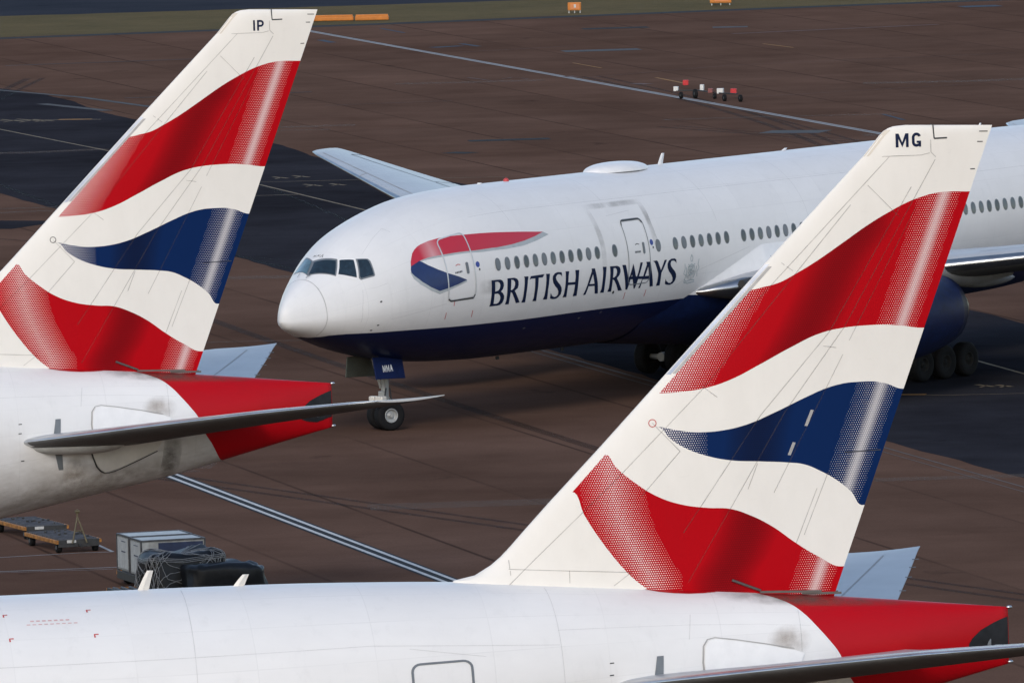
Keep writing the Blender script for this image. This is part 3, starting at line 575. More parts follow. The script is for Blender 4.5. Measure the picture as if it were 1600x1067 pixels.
        for dx in (-1.46, 0, 1.46):
            for dy in (-.70, .70): make_wheel(root, (31.8+dx, y+dy, g2+R2), R2, .50, 0, .42, 'main_wheel')
        bm = bmesh.new(); box(bm, (31.9, y+sg*.55, 2.75), (2.6, .07, 1.5), bev=.02); frombm('main_gear_door', bm, M_NAVY, root)
        if sg == 1:
            bm = bmesh.new(); box(bm, (30.0, y+.3, g2+1.48), (.9, .5, .05), rot=Matrix.Rotation(.15, 4, 'Y')); box(bm, (30.55, y-.15, g2+1.38), (.45, .05, .4), rot=Matrix.Rotation(.5, 4, 'Y')); frombm('orange_gear_flag', bm, M_ORANGE, mg)
def wing_body_fairing(root, fus):
    "belly fairing round the wing root, white above and navy below"
    vs, fs, mi = [], [], []; xs = np.linspace(18.6, 39.5, 130); N = 110
    for x in xs:
        a = (x-18.6)/20.9; env = math.sin(math.pi*min(1, max(0, a)))**.45 if 0 < a < 1 else 0
        env = min(1, a*3.6)**.9*min(1, (1-a)*3)**.9 if 0 < a < 1 else 0
        for j in range(N):
            t = lerp(1.15, 2*math.pi-1.15, j/(N-1)); s = min(t, 2*math.pi-t)
            # bulge strongest round theta 2.0
            aft = min(1, max(0, (x-26)/6)); topth = 2.08-.62*min(1, max(0, (x-19.3)/5.5))**.9*(1-.85*aft*aft*(3-2*aft)); b = max(0, min(1, (s-topth)/.50)); b = b*b*(3-2*b)
            P = surfL(x, t if t <= math.pi else t-2*math.pi); c = Vector((x, 0, ZC)); d = Vector(P)-c
            vs.append(tuple(c+d*(1-.012-.02*(1-env)*(1-b)+(.022+.16*env)*b)))
    for i in range(len(xs)-1):
        for j in range(N-1):
            fs.append((i*N+j, i*N+j+1, (i+1)*N+j+1, (i+1)*N+j)); t = lerp(1.15, 2*math.pi-1.15, (j+.5)/(N-1)); s = min(t, 2*math.pi-t)
            mi.append(1 if s > 2.08 else 0)
    o = mesh('wing_root_fairing', vs, fs, [M_WHITE, M_NAVY], root, mi=mi)
    bm = bmesh.new(); bm.from_mesh(o.data); bmesh.ops.recalc_face_normals(bm, faces=bm.faces[:]); bm.to_mesh(o.data); bm.free(); return o
def blade(name, root, x, h, sweep=.28, c=.34, th=0.0, mat=None):
    b = np.array(surfL(x, th)); bm = bmesh.new(); rows = []
    for f in (-.1, .6, 1.0):
        cc = c*(1-.45*max(f, 0)); x0 = x+sweep*max(f, 0); z = b[2]+h*f
        rows.append([bm.verts.new(v) for v in ((x0, b[1], z), (x0+cc*.4, b[1]-.03, z), (x0+cc, b[1], z), (x0+cc*.4, b[1]+.03, z))])
    for a, q in zip(rows, rows[1:]):
        for i in range(4): bm.faces.new((a[i], a[(i+1) % 4], q[(i+1) % 4], q[i]))
    bm.faces.new(rows[-1]); bmesh.ops.recalc_face_normals(bm, faces=bm.faces[:])
    return frombm(name, bm, mat or M_WHITE, root)
def airliner(label, pose, dz, tilt, code, front):
    X0, Y0, A = pose
    root = thing('airliner', label, 'airliner', (X0, Y0, dz-6*tilt), (0, -tilt, math.pi/2-A), 'airliners on the apron')
    # a rotation written as Z after Y keeps the tilt along the airliner's own axis
    fus = link('fuselage', ME_FUS if front else ME_FUS2, (), root)
    fin = link('fin', ME_FIN, (), root)
    bm_ = []
    for a, b in FIN_SEAMS: bm_ += seg(a, b, .017)
    fin_poly('panel_seams', bm_, M_SEAMF, fin, .003, both=False)
    sp = []
    for a, b in STEPS: sp += seg(a, b, .022)
    sp += seg((61.428, 17.92), (61.449, 17.601), .03)+seg((61.449, 17.60), (61.75, 17.605), .035)
    fin_poly('rudder_gap', sp, M_DARK, fin, .005)
    # bright leading edge strip with its dark lower lip
    def lestrip(name, z0, z1, s0, s1, mat, off):
        n = 16; Q = []
        for sg in (-1, 1):
            for i in range(n):
                za, zb_ = lerp(z0, z1, i/n), lerp(z0, z1, (i+1)/n)
                Q.append((za, zb_, sg))
        bm = bmesh.new()
        for za, zb_, sg in [q for q in Q if q[2] < 0]:
            v = []
            for z, s in ((za, s0), (zb_, s0), (zb_, s1), (za, s1)):
                xl = float(np.interp(z, LEZ, LEX)); v.append(bm.verts.new((xl+s, sg*(fin_y(xl+s, z)+off), z)))
            f = bm.faces.new(v); f.normal_update()
            if f.normal.y*sg < 0: f.normal_flip()
        return frombm(name, bm, mat, fin)
    lestrip('leading_edge_strip', 12.6, 14.95, .015, .10, M_METAL, .008); lestrip('leading_edge_lip', 12.62, 14.9, .12, .20, M_SEAM, .006)
    lestrip('tip_cap_band', 17.25, 17.82, .01, .12, plain('sand_tip_band', (.58, .52, .44), .5), .006)
    if code == 'MG': P = glyph_M(60.565, 17.43, .295, .305, .062)+glyph_G(60.935, 17.43, .21, .315, .062)
    elif code == 'IP': P = glyph_I(60.885, 17.30, .06, .305, .055)+glyph_P(61.0, 17.30, .20, .305, .055)
    else: P = glyph_M(60.565, 17.43, .295, .305, .062)+[[[(60.93, 17.43), (61.03, 17.735), (61.10, 17.735), (61.20, 17.43), (61.13, 17.43), (61.11, 17.50), (61.02, 17.50), (61.0, 17.43)]]]
    fin_poly('tail_letters', P, M_LETTER, fin, .008, both=False)
    if code == 'MG':
        for bx, bz, n in ((58.33, 11.35, 5), (57.93, 10.72, 4)):
            fin_poly('stencil_mark', [[(bx+.03*i, bz+.07*i), (bx+.07+.03*i, bz-.01+.07*i), (bx+.10+.03*i, bz+.06+.07*i), (bx+.03+.03*i, bz+.07+.07*i)] for i in range(n)], M_SEAM, fin, .006, both=False)
    cx, cz = 54.868, 11.549; ring = [[arc(cx, cz, .09, .09, 0, 350, 22), arc(cx, cz, .072, .072, 0, 350, 22)]]
    fin_poly('round_stencil', ring, M_REDM if code == 'MG' else M_DARK, fin, .006, both=False)
    for sg in (-1, 1): make_wing(root, sg); make_tailplane(root, sg); make_engine(root, sg)
    gz = lambda x: -(dz+tilt*(x-6))
    make_gear(root, gz); wing_body_fairing(root, fus)
    # red paint of the fin running down onto the fuselage crown
    decal('fin_base_paint', [[(54.6, .16), (54.9, .245), (55.2, .275), (55.55, .28), (55.9, .24), (56.2, .17), (56.3, .05), (54.6, .05)]], plain('fin_base_red', RED, .36), fus)
    # tail cone: exhaust patch, exhaust pipe, tail light
    decal('exhaust_panel', [[(62.92, .84), (62.24, 1.30), (62.03, 1.52), (61.95, 1.66), (61.93, 1.84), (62.0, 1.97), (62.15, 2.07), (62.92, 2.42)]], M_BLACKP, fus, .012, .1)
    vs, fs = revolve([(0, .03), (.06, .12), (.1, .21), (.24, .235), (.34, .22)], 28, 'X'); p = surfL(62.28, 1.62)
    mesh('auxiliary_exhaust', [(62.05+a*1.3, p[1]+.13+b*.45, 6.32+c) for a, b, c in vs], fs, M_FRAME, fus)
    for z in (7.10, 5.88):
        bm = bmesh.new(); bmesh.ops.create_uvsphere(bm, u_segments=12, v_segments=8, radius=.05, matrix=Matrix.Translation((62.98, 0, z)) @ Matrix.Diagonal((1.4, .8, .8, 1))); frombm('tail_light', bm, M_METAL, fus, True)
    # sealing plates where the tailplane moves
    o = decal('tailplane_seal_plate', [[(55.62, 1.56), (55.60, 1.40), (55.64, 1.22), (55.74, 1.14), (55.9, 1.115), (56.4, 1.17), (57.1, 1.26), (57.75, 1.375), (57.98, 1.44), (57.9, 1.56)]], M_WHITE, fus, .035, .15)
    decal('seal_plate_gap', ribbon_loops([(55.60, 1.58), (55.57, 1.40), (55.61, 1.20), (55.72, 1.115), (55.9, 1.095), (56.4, 1.145), (57.1, 1.24), (57.75, 1.35)], .035), M_SEAM, fus, .012, .15)
    decal('tailplane_seal_plate', [[(55.5, 1.72), (55.55, 1.86), (55.7, 2.02), (55.86, 2.15), (56.0, 2.23), (56.45, 2.2), (57.0, 2.10), (57.55, 2.0), (57.8, 1.72)]], M_DIRTYW, fus, .03, .15)
    decal('seal_plate_gap', ribbon_loops([(55.52, 1.80), (55.62, 1.95), (55.72, 2.08), (55.84, 2.17), (55.97, 2.225), (56.12, 2.245), (56.28, 2.24), (56.45, 2.215), (57.0, 2.115), (57.55, 2.01)], .045), M_DARK, fus, .045, .15)
    decal('alignment_mark', [[(54.50, 1.27), (54.66, 1.27), (54.63, 1.49), (54.42, 1.49)]], M_FRAME, fus, .010, .1); decal('alignment_mark', [[(54.43, 1.72), (54.66, 1.74), (54.72, 2.03), (54.58, 2.02)]], M_FRAME, fus, .010, .1)
    for a, b in ((53.44, 1.297), (53.42, 1.423), (53.48, 1.79)): decal('black_rivet_mark', [[(a-.05, b-.006), (a+.05, b-.006), (a+.05, b+.006), (a-.05, b+.006)]], M_DARK, fus)
    seams = [[(57.96, .66), (57.95, .9), (57.93, 1.41)], [(57.15, .94), (57.9, .97), (58.2, .985)], [(52.28, .2), (52.3, .8), (52.32, 1.44), (52.36, 2.6)], [(44.17, .1), (44.1, .55), (44.02, 1.2)], [(39.7, .955), (44.0, .95), (48.0, .95), (52.28, 1.06)], [(48.83, 1.0), (50.55, 1.118)], [(55.42, .74), (55.3, 1.1)], [(52.3, .9), (55.4, .9), (57.15, .93)]]
    for q in seams: decal('panel_seam', ribbon_loops(q, .018), M_SEAMR, fus, .004, .5)
    decal('grime_patch', [[(57.1, .95), (58.2, .95), (58.2, 1.5), (57.1, 1.5)]], M_GR2, fus, .008); decal('grime_patch', [[(57.8, 1.55), (58.35, 1.55), (58.25, 2.95), (57.65, 2.95)]], M_GR1, fus, .008)
    decal('grime_patch', [[(54.7, 1.75), (55.5, 1.75), (55.5, 2.4), (54.7, 2.4)]], M_GR2, fus, .008); decal('grime_patch', [[(56.0, .04), (60.8, .04), (60.4, .55), (56.4, .60)]], M_GR1, fus, .009)
    decal('grime_patch', [[(53.0, 2.0), (58.6, 2.0), (58.4, 2.9), (52.6, 2.9)]], M_GR2, fus, .010)
    bm = bmesh.new()                                            # fin base hinge fairing
    for sg in (-1, 1):
        tube(bm, (56.6, sg*(fin_y(56.6, 7.95)+.03), 8.0), (57.25, sg*(fin_y(57.2, 7.8)+.05), 7.74), .03); box(bm, (57.9, sg*.34, 7.70), (1.4, .04, .05), rot=Matrix.Rotation(.03, 4, 'Y'))
        box(bm, (58.65, sg*.15, 7.62), (.9, .03, .05), rot=Matrix.Rotation(.03, 4, 'Y'))
    frombm('rudder_base_rail', bm, M_TITAN, fin)
    return root, fus
# ------------------------------------------------------------------ the airliner whose nose shows
ROOT_A, FUS_A = airliner('white and navy airliner with its nose and airline name in full view', (-8.0642, 387.2283, .64), 0.0, .0033, 'MA', True)
def front_details(root, fus):
    # cabin windows, port side: same mesh, slid along the constant section
    def win_mesh(x):
        bm = bmesh.new(); cz = .5; c = math.acos(cz/RF); vs = []
        rings = [(.165, .235, .004, 0), (.13, .20, .010, 0), (.125, .195, .004, 1), (.06, .12, .004, 1), (.0, .0, .004, 1)]
        R = []
        for rx, rz, off, mi in rings:
            R.append([bm.verts.new(surfL(x+rx*math.copysign(abs(math.cos(a))**.85, math.cos(a)), c+rz/RF*math.sin(a), off)) for a in (2*math.pi*i/20 for i in range(20))])
        for k in range(4):
            for i in range(20):
                j = (i+1) % 20
                try:
                    f = bm.faces.new((R[k][i], R[k][j], R[k+1][j], R[k+1][i])); f.material_index = 0 if k == 0 else (0 if k == 1 else 1)
                except ValueError: pass
        for q in bm.faces:
            q.normal_update()
        bmesh.ops.remove_doubles(bm, verts=bm.verts[:], dist=1e-5); bmesh.ops.recalc_face_normals(bm, faces=bm.faces[:])
        f = max(bm.faces, key=lambda f: f.calc_area())
        if f.normal.y > 0: bmesh.ops.reverse_faces(bm, faces=bm.faces[:])
        me = bpy.data.meshes.new('cabin_window'); bm.to_mesh(me); bm.free(); return me
    ma = win_mesh(20.0); mc = ma.copy(); mc.materials.append(M_FRAME); mc.materials.append(M_PANE2); ma.materials.append(M_FRAME); ma.materials.append(M_PANE); mb = ma.copy(); mb.materials.clear(); mb.materials.append(M_FRAME); mb.materials.append(M_CREAM)
    rnd = random.Random(3); first = [0, 1, 18, 21, 33]
    for n in list(range(0, 12))+[13, 18]+list(range(20, 27))+list(range(28, 38))+list(range(39, 50))+list(range(52, 70)):
        o = bpy.data.objects.new('cabin_window', mb if n in first or rnd.random() < .18 else (mc if rnd.random() < .4 else ma)); COL.objects.link(o); o.parent = fus
        x = 8.796+.5334*n; o.location = (x-20.0, 0, 0)
        if x < 11: o.location.y = 20*0+float(surfL(20.0, 1.41)[1]-surfL(x, 1.41)[1])*-1
    # cockpit windows
    fr = [[(2.72,-.51),(2.262,-.16),(1.490,.052),(2.05,-.70)], [(2.268,-.157),(2.521,.361),(2.176,.5686),(2.012,.6686),(1.481,.055)], [(2.53,.385),(2.90,.605),(2.72,.78),(2.53,.985),(2.27,.83),(2.06,.665)], [(2.91,.6223),(3.238,.7507),(3.264,.8058),(3.156,1.0616),(3.099,1.0688),(2.639,1.0176),(2.602,.9671)]]
    gl = [[(2.60,-.47),(2.235,-.185),(1.555,-.010),(1.97,-.60)], [(2.175,-.0837),(2.443,.3621),(2.163,.5324),(2.011,.6281),(1.555,.068)], [(2.524,.4151),(2.834,.6123),(2.699,.7589),(2.549,.9412),(2.328,.807),(2.114,.6622)], [(2.932,.6604),(3.197,.7567),(3.205,.8106),(3.115,1.0431),(2.677,.9911),(2.662,.9477)]]
    for i, (a, b) in enumerate(zip(fr, gl)):
        w = decal('cockpit_window', [a], M_FRAME if i != 2 else M_WHITE, fus, .008, .12, .04); decal('windscreen_pane', [b], M_GLASST if i == 0 else M_GLASS, w, .018, .12, .04)
    for a in ([(1.66,-.27),(1.42,-.26)], [(1.52,.16),(1.36,.10)]): decal('wiper', ribbon_loops(a, .05), M_DARK, fus, .04)
    for i, x in enumerate((-.25, -.15, -.05)): decal('nose_letters', ribbon_loops([(2.50-.02*i, x), (2.58-.03*i, x+.02), (2.50, x+.05), (2.56, x+.07)] if i < 2 else [(2.42, x), (2.56, x+.035), (2.42, x+.07)], .035), M_DARK, fus, .006)
    decal('radome_seam', ribbon_loops([(1.28, t) for t in np.linspace(-.9, 2.6, 40)], .024), M_SEAMF, fus, .004, .5, .2)
    # forward doors
    for x0, x1, wx, nm in ((6.14, 7.53, 7.10, 0), (16.51, 17.82, 17.42, 1)):
        t0, t1 = (.935, 1.745) if nm == 0 else (1.052, 1.83); out = rrect(x0, x1, t0, t1, .22)
        d = decal('passenger_door', ribbon_loops(out, .055 if nm == 0 else .035, True), plain('door_edge_silver', (.62, .63, .63), .35, .3) if nm == 0 else M_FRAME, fus, .014, .2, .05)
        decal('door_shadow_gap', ribbon_loops([(x0+.01, t1-.02), (x0+.15, t1+.012), (x1-.1, t1+.012), (x1-.02, t1-.03)] if nm == 0 else [(x0-.0, t0+.07), (x0+.08, t0+.015), (x1-.16, t0+.010), (x1-.04, t0+.06)], .06), M_DARK, fus, .016, .2)
        decal('door_window', [rrect(wx-.0, wx+.145, 1.308+.04*nm, 1.45+.035*nm, .06)], M_FRAME, fus, .012); 
        cx = 7.727 if nm == 0 else 18.015; tt = 1.361
        decal('blue_roundel', [oval(cx, tt, .105, .11)], M_BLUED, fus); decal('small_vent', [oval(cx+.06, tt+.062, .04, .04)], M_DARK, fus)
        dx = 6.53 if nm == 0 else 16.93; dt = 1.397 if nm == 0 else 1.445
        for q in range(5): decal('door_handle_marks', [[(dx+.075*q, dt+.003*(q % 2)), (dx+.06+.075*q, dt-.004), (dx+.06+.075*q, dt+.02), (dx+.075*q, dt+.022)]], M_DARK if q % 2 else M_FRAME, fus)
        decal('door_handle_marks', ribbon_loops([(dx+.08, dt-.075), (dx+.2, dt-.087), (dx+.32, dt-.075)], .03), M_REDM if nm == 0 else M_DARK, fus)
    for a in ([(6.474,1.755),(6.488,1.83)], [(6.171,1.912),(6.194,2.01)], [(7.542,1.922),(7.576,2.013)], [(16.496,1.918),(16.483,2.006)], [(17.777,1.916),(17.764,2.004)]): decal('red_alignment_tick', ribbon_loops(a, .03), M_REDM, fus)
    # ribbon emblem
    red = [(4.606,1.1557),(4.66,1.10),(4.742,1.0554),(4.886,.9906),(5.058,.9513),(5.244,.9258),(5.433,.9142),(5.83,.9084),(6.305,.9172),(6.904,.9427),(7.561,.9712),(8.549,.9999),(10.085,1.0417),(11.836,1.0866),(11.26,1.13),(10.556,1.168),(9.8,1.192),(8.984,1.2018),(7.689,1.1906),(6.913,1.1668),(6.159,1.1433),(5.474,1.1212),(5.056,1.1216)]
    blue = [(4.606,1.1557),(5.056,1.1216),(5.357,1.2172),(5.736,1.3065),(6.15,1.384),(6.642,1.4526),(7.084,1.5201),(6.611,1.5521),(6.126,1.5746),(5.702,1.587),(5.3,1.5078),(4.933,1.4073),(4.647,1.2998),(4.542,1.2403),(4.551,1.1991)]
    sh1 = [(11.836,1.0866),(12.104,1.1264),(11.342,1.1799),(10.475,1.2231),(9.475,1.235),(8.156,1.2273),(6.881,1.1899),(6.124,1.1694),(5.444,1.1443),(5.124,1.1403),(5.056,1.11),(6,1.09),(8,1.12),(10,1.12)]
    sh2 = [(7.084,1.5201),(7.078,1.5432),(6.608,1.576),(6.126,1.6092),(5.703,1.6312),(5.291,1.5542),(4.835,1.4349),(4.58,1.3345),(4.50,1.24),(4.62,1.2),(5.3,1.4),(6,1.5)]
    e = decal('ribbon_emblem', [sh1], M_RSH, fus, .004); decal('ribbon_shade', [sh2], M_RSH, e, .004); decal('red_ribbon', [red], M_RRED, e, .007); decal('blue_ribbon', [blue], plain('ribbon_blue', (.010, .026, .11), .38, coat=.2), e, .007)
    # airline name, one mesh per letter
    first_letter = None
    for i, loops in enumerate(TEXT): decal('name_letter', loops, M_LETTER, fus, .008 if i != 11 else .009, .3, .03)
    # faint crest
    rnd = random.Random(5); M_CR = plain('crest_grey', (.36, .42, .44), .5, var=.2, sc=9)
    cb = None
    strokes = [[(20.40,1.56),(20.33,1.60),(20.36,1.64),(20.44,1.64),(20.47,1.60),(20.40,1.56)], [(20.2,1.67),(20.28,1.69),(20.4,1.67),(20.52,1.69),(20.62,1.67)], [(20.22,1.70),(20.22,1.77),(20.40,1.80),(20.58,1.77),(20.6,1.70),(20.22,1.70)],
               [(19.98,1.66),(20.02,1.72),(19.96,1.78),(20.1,1.80),(20.08,1.86)], [(20.1,1.70),(20.12,1.78),(20.2,1.83)], [(20.86,1.62),(20.80,1.68),(20.88,1.72),(20.78,1.77),(20.82,1.83)], [(20.72,1.70),(20.70,1.77),(20.60,1.84)],
               [(20.06,1.85),(20.2,1.88),(20.45,1.86),(20.7,1.87)], [(20.1,1.885),(20.3,1.905),(20.55,1.895),(20.72,1.89)], [(20.3,1.72),(20.5,1.76)], [(20.5,1.71),(20.32,1.77)], [(20.05,1.87),(20.12,1.90)]]
    for i, q in enumerate(strokes):
        o = decal('crest' if i == 0 else 'crest_line', ribbon_loops(q, .034), M_CR, fus if i == 0 else cb, .005)
        if i == 0: cb = o
    decal('crest_line', [[(20.1, 1.66), (20.7, 1.66), (20.7, 1.89), (20.1, 1.89)]], grime('crest_faded_print', (.30, .36, .38), .55, 9), cb, .004)
    # scuffs round the second door, seams, small ports
    decal('scuff_mark', ribbon_loops([(14.85,.83),(16.6,.83),(18.45,.83)], .30), M_GR3, fus, .005); decal('scuff_mark', ribbon_loops([(15.0,.86),(15.0,1.02),(15.03,1.19),(15.08,1.34),(15.04,1.49),(15.05,1.66)], .30), M_GR3, fus, .0055); decal('scuff_mark', ribbon_loops([(18.25,.84),(18.25,.96),(18.2,1.13),(18.24,1.28),(18.37,1.42)], .28), M_GR3, fus, .0055)
    decal('scuff_mark', [[(7.7, 1.55), (8.9, 1.55), (8.9, 1.75), (7.7, 1.75)]], M_GR3, fus, .005)
    for q in ([(2.46,1.9),(2.46,1.51),(2.567,1.2027),(3.082,1.257),(3.5,1.26)], [(3.2,.62),(3.9,.5),(4.6,.42)], [(4.6,.40),(4.72,.55)], [(8.3,.75),(23.5,.75),(40,.75)], [(15.9,.98),(17.4,.94)], [(6.1,1.78),(3.6,1.9)], [(10.3,.1),(10.3,.9)], [(16.2,0),(16.2,.75)], [(22.3,0),(22.3,1.2)], [(28,0),(28,1.3)], [(34,0),(34,1.3)], [(19.4,1.95),(20.5,1.78),(22.3,1.66),(24.0,1.55)]):
        decal('panel_seam', ribbon_loops(q, .02), M_SEAMR, fus, .004, .6)
    for a, b, r in ((3.138, 1.5047, .045), (3.156, 2.0048, .05), (2.982, 2.1312, .05), (15.733, 1.90, .06)): decal('static_port', [oval(a, b, r, r)], M_DARK, fus)
    for a, b in ((11.0, 2.25), (14.2, 2.2), (15.4, 2.15)): decal('belly_chip', [oval(a, b, .09, .05)], M_GR3, fus, .008)
    # roof: satellite dome, blades, beacon
    vs, fs = [], []; n1, n2 = 14, 40; xc, z0 = 20.1, float(surfL(20, 0)[2])-.05
    for i in range(n1+1):
        a = i/n1*math.pi/2
        for j in range(n2):
            b = 2*math.pi*j/n2; vs.append((xc+1.72*math.cos(a)**.8*math.cos(b) if i < n1 else xc, .78*math.cos(a)**.8*math.sin(b) if i < n1 else 0, z0+.33*math.sin(a)))
    for i in range(n1):
        for j in range(n2): fs.append((i*n2+j, i*n2+(j+1) % n2, (i+1)*n2+(j+1) % n2, (i+1)*n2+j))
    mesh('satellite_dome', vs, fs, M_WHITE, root)
    blade('blade_antenna', root, 22.68, .40); blade('blade_antenna', root, 43.5, .24, .2, .22); blade('blade_antenna', root, 30.5, .10)
    bm = bmesh.new(); bmesh.ops.create_uvsphere(bm, u_segments=16, v_segments=8, radius=.11, matrix=Matrix.Translation((13.4, 0, float(surfL(13.4, 0)[2])+.01))); frombm('red_beacon', bm, M_REDM, root, True)
    bm = bmesh.new(); box(bm, (11.8, 0, 8.36), (.12, .1, .05)); frombm('roof_sensor', bm, M_WHITE, root)
    # root strake light hole and metal nose of the inner wing
    bm = bmesh.new(); tube(bm, (22.05, -4.12, 4.10), (22.6, -4.1, 4.15), .15); frombm('landing_light', bm, M_DARK, root)
    # belly drain masts
    bm = bmesh.new(); box(bm, (12.2, -.3, ZC-3.16), (.18, .03, .12)); box(bm, (16.0, -.4, ZC-3.14), (.16, .03, .12)); frombm('drain_mast', bm, M_DARK, root)
front_details(ROOT_A, FUS_A)
# ------------------------------------------------------------------ the two parked airliners whose tails show
ROOT_B, FUS_B = airliner('nearest airliner, long white roof along the bottom, MG painted on its fin tip', (-50.5808, 232.2985, 1.3544), .63, 0.0, 'MG', False)
ROOT_C, FUS_C = airliner('airliner with IP on its fin tip, tail at the left above the baggage dollies', (-66.3897, 302.8536, 1.3327), .38, 0.0, 'IP', False)
for x, h in ((43.25, .42), (45.38, .25)): blade('blade_antenna', ROOT_B, x, h, .24, .26, .0, M_DIRTYW)
d = decal('passenger_door', ribbon_loops(rrect(48.83, 50.2, 1.14, 1.95, .2), .06, True), M_FRAME, FUS_B, .012, .2, .05)
for a, b in ((40.05, .437), (41.9, .418), (40.06, .706), (41.93, .70)): decal('red_corner_mark', ribbon_loops([(a, b+.03), (a, b), (a+.09, b)], .035), M_REDM, FUS_B)
M_PINK = plain('faded_red_stencil', (.62, .38, .38), .5)
for i in range(7): decal('roof_stencil', ribbon_loops([(40.6+.13*i, .53), (40.68+.13*i, .53)], .045), M_PINK, FUS_B)
for i in range(9): decal('roof_stencil', ribbon_loops([(40.5+.13*i, .57), (40.58+.13*i, .57)], .03), M_PINK, FUS_B)
# ------------------------------------------------------------------ ground
DV = np.array((.234, -.9722)); NV = np.array((.9722, .234))       # along and across the taxiway
def uvp(u, v): p = NV*u+DV*v; return (float(p[0]), float(p[1]))
def sheet(name, pts, z, mat, kind='structure'):
    o = mesh(name, [(a, b, z) for a, b in pts], [tuple(range(len(pts)))], mat, smooth=False)
    if o.data.polygons[0].normal.z < 0: o.data.flip_normals()
    if kind: o['kind'] = kind
    return o
def pavement(name, base, dark, light, joints=True, jd=6.1, u0=85.35, jstr=.55, stains=1.0):
    k = NT(name); o, (x, y, z) = k.obj()
    u = k.math('ADD', k.math('MULTIPLY', x, NV[0]), k.math('MULTIPLY', y, NV[1])); v = k.math('ADD', k.math('MULTIPLY', x, DV[0]), k.math('MULTIPLY', y, DV[1]))
    n1 = k.noise(o, .045, 5, .6); n2 = k.noise(o, .22, 6, .65); n3 = k.noise(o, 3.0, 6, .75); n4 = k.noise(o, .10, 5, .6, (1, .45, 1)); n5 = k.noise(o, 12.0, 3, .8)
    f = k.math('ADD', k.math('MULTIPLY', k.ramp(n1, .3, .7), .4), k.math('ADD', k.math('MULTIPLY', k.ramp(n2, .3, .72), .35), k.math('MULTIPLY', k.ramp(n4, .3, .7), .25)))
    col = k.mix(k.ramp(f, .18, .82), dark, light); col = k.mix(k.ramp(n3, .35, .75, 0, .35*stains), col, base)
    col = k.mix(k.ramp(n5, .3, .7, 0, .5), col, k.mix(.5, col, (.0, .0, .0)))
    if joints:
        du = k.math('ABSOLUTE', k.math('SUBTRACT', k.math('FLOORED_MODULO', k.math('SUBTRACT', u, u0-jd/2), jd), jd/2))
        dv = k.math('ABSOLUTE', k.math('SUBTRACT', k.math('FLOORED_MODULO', v, jd*1.5), jd*.75))
        w = k.math('MULTIPLY_ADD', n2, .12, .0); j = k.math('MAXIMUM', k.ramp(du, .11, .04), k.math('MULTIPLY', k.ramp(dv, .05, .02), .25))
        col = k.mix(k.math('MULTIPLY', j, k.math('MULTIPLY', k.ramp(n4, .3, .6), jstr)), col, (.012, .011, .011))
        # slabs differ slightly in tone
        wn = k.n('TexWhiteNoise', noise_dimensions='2D'); cb = k.n('CombineXYZ'); k.plug(k.math('FLOOR', k.math('DIVIDE', k.math('SUBTRACT', u, u0), jd)), cb.inputs[0]); k.plug(k.math('FLOOR', k.math('DIVIDE', k.math('SUBTRACT', v, jd*.75), jd*1.5)), cb.inputs[1])
        k.t.links.new(cb.outputs[0], wn.inputs[0]); col = k.mix(k.math('MULTIPLY', wn.outputs['Value'], .14), col, (.02, .017, .016))
    # oil and rubber marks
    st = k.ramp(k.noise(o, .5, 4, .5, (1, .6, 1)), .68, .78, 0, .45*stains); col = k.mix(st, col, (.012, .012, .012))
    return k.out(col, 1.0, 0, 0.0, 0, bump=n5, bd=.01, bs=.3)
M_CONC = pavement('brown_concrete', (.142, .081, .058), (.104, .060, .043), (.195, .116, .085))
M_ASPH = pavement('dark_asphalt', (.032, .032, .037), (.019, .019, .023), (.050, .050, .060), False)
M_ASPH2 = pavement('far_blue_grey_asphalt', (.045, .052, .066), (.036, .043, .056), (.06, .066, .08), False)
def grass_mat():
    k = NT('dry_grass'); o, _ = k.obj(); n = k.noise(o, .12, 6, .7); n2 = k.noise(o, 1.2, 6, .8); n3 = k.noise(o, 9, 4, .8)
    c = k.mix(k.ramp(n, .35, .65), (.145, .105, .048), (.085, .070, .030)); c = k.mix(k.ramp(n2, .35, .7, 0, .6), c, (.175, .125, .062)); c = k.mix(k.ramp(n3, .4, .7, 0, .4), c, (.04, .045, .018))
    return k.out(c, .95, 0, .05, bump=n3, bd=.05)
M_GRASS = grass_mat()
def worn(name, col, wear=.5, sc=1.6):
    k = NT(name); o, _ = k.obj(); n = k.ramp(k.noise(o, sc, 6, .75), .40, .62); n2 = k.ramp(k.noise(o, .25, 3), .35, .65, .5, 1)
    c = k.mix(k.math('MULTIPLY', k.math('MULTIPLY', n, n2), wear), col, (.05, .042, .038)); return k.out(c, .8, 0, .15)
M_LWHITE = worn('worn_white_line', (.34, .34, .34), .4); M_LWHITE2 = worn('fresh_white_line', (.56, .56, .55), .25); M_LYEL = worn('worn_yellow_line', (.22, .17, .11), .65); M_LYEL2 = worn('worn_orange_line', (.34, .17, .05), .5)
M_LBLK = worn('black_line_border', (.010, .011, .014), .2); M_LBLUE = worn('faded_blue_mark', (.035, .055, .085), .6); M_LPINK = worn('faded_red_mark', (.14, .085, .075), .6)
M_LFAINT = worn('faint_line', (.12, .10, .09), .5); M_LGREY = worn('pale_grey_patch', (.075, .075, .08), .6, .5)
Z1, Z2, Z3 = .004, .008, .012
sheet('apron', [(-900, -200), (900, -200), (900, 2600), (-900, 2600)], 0.0, M_CONC)
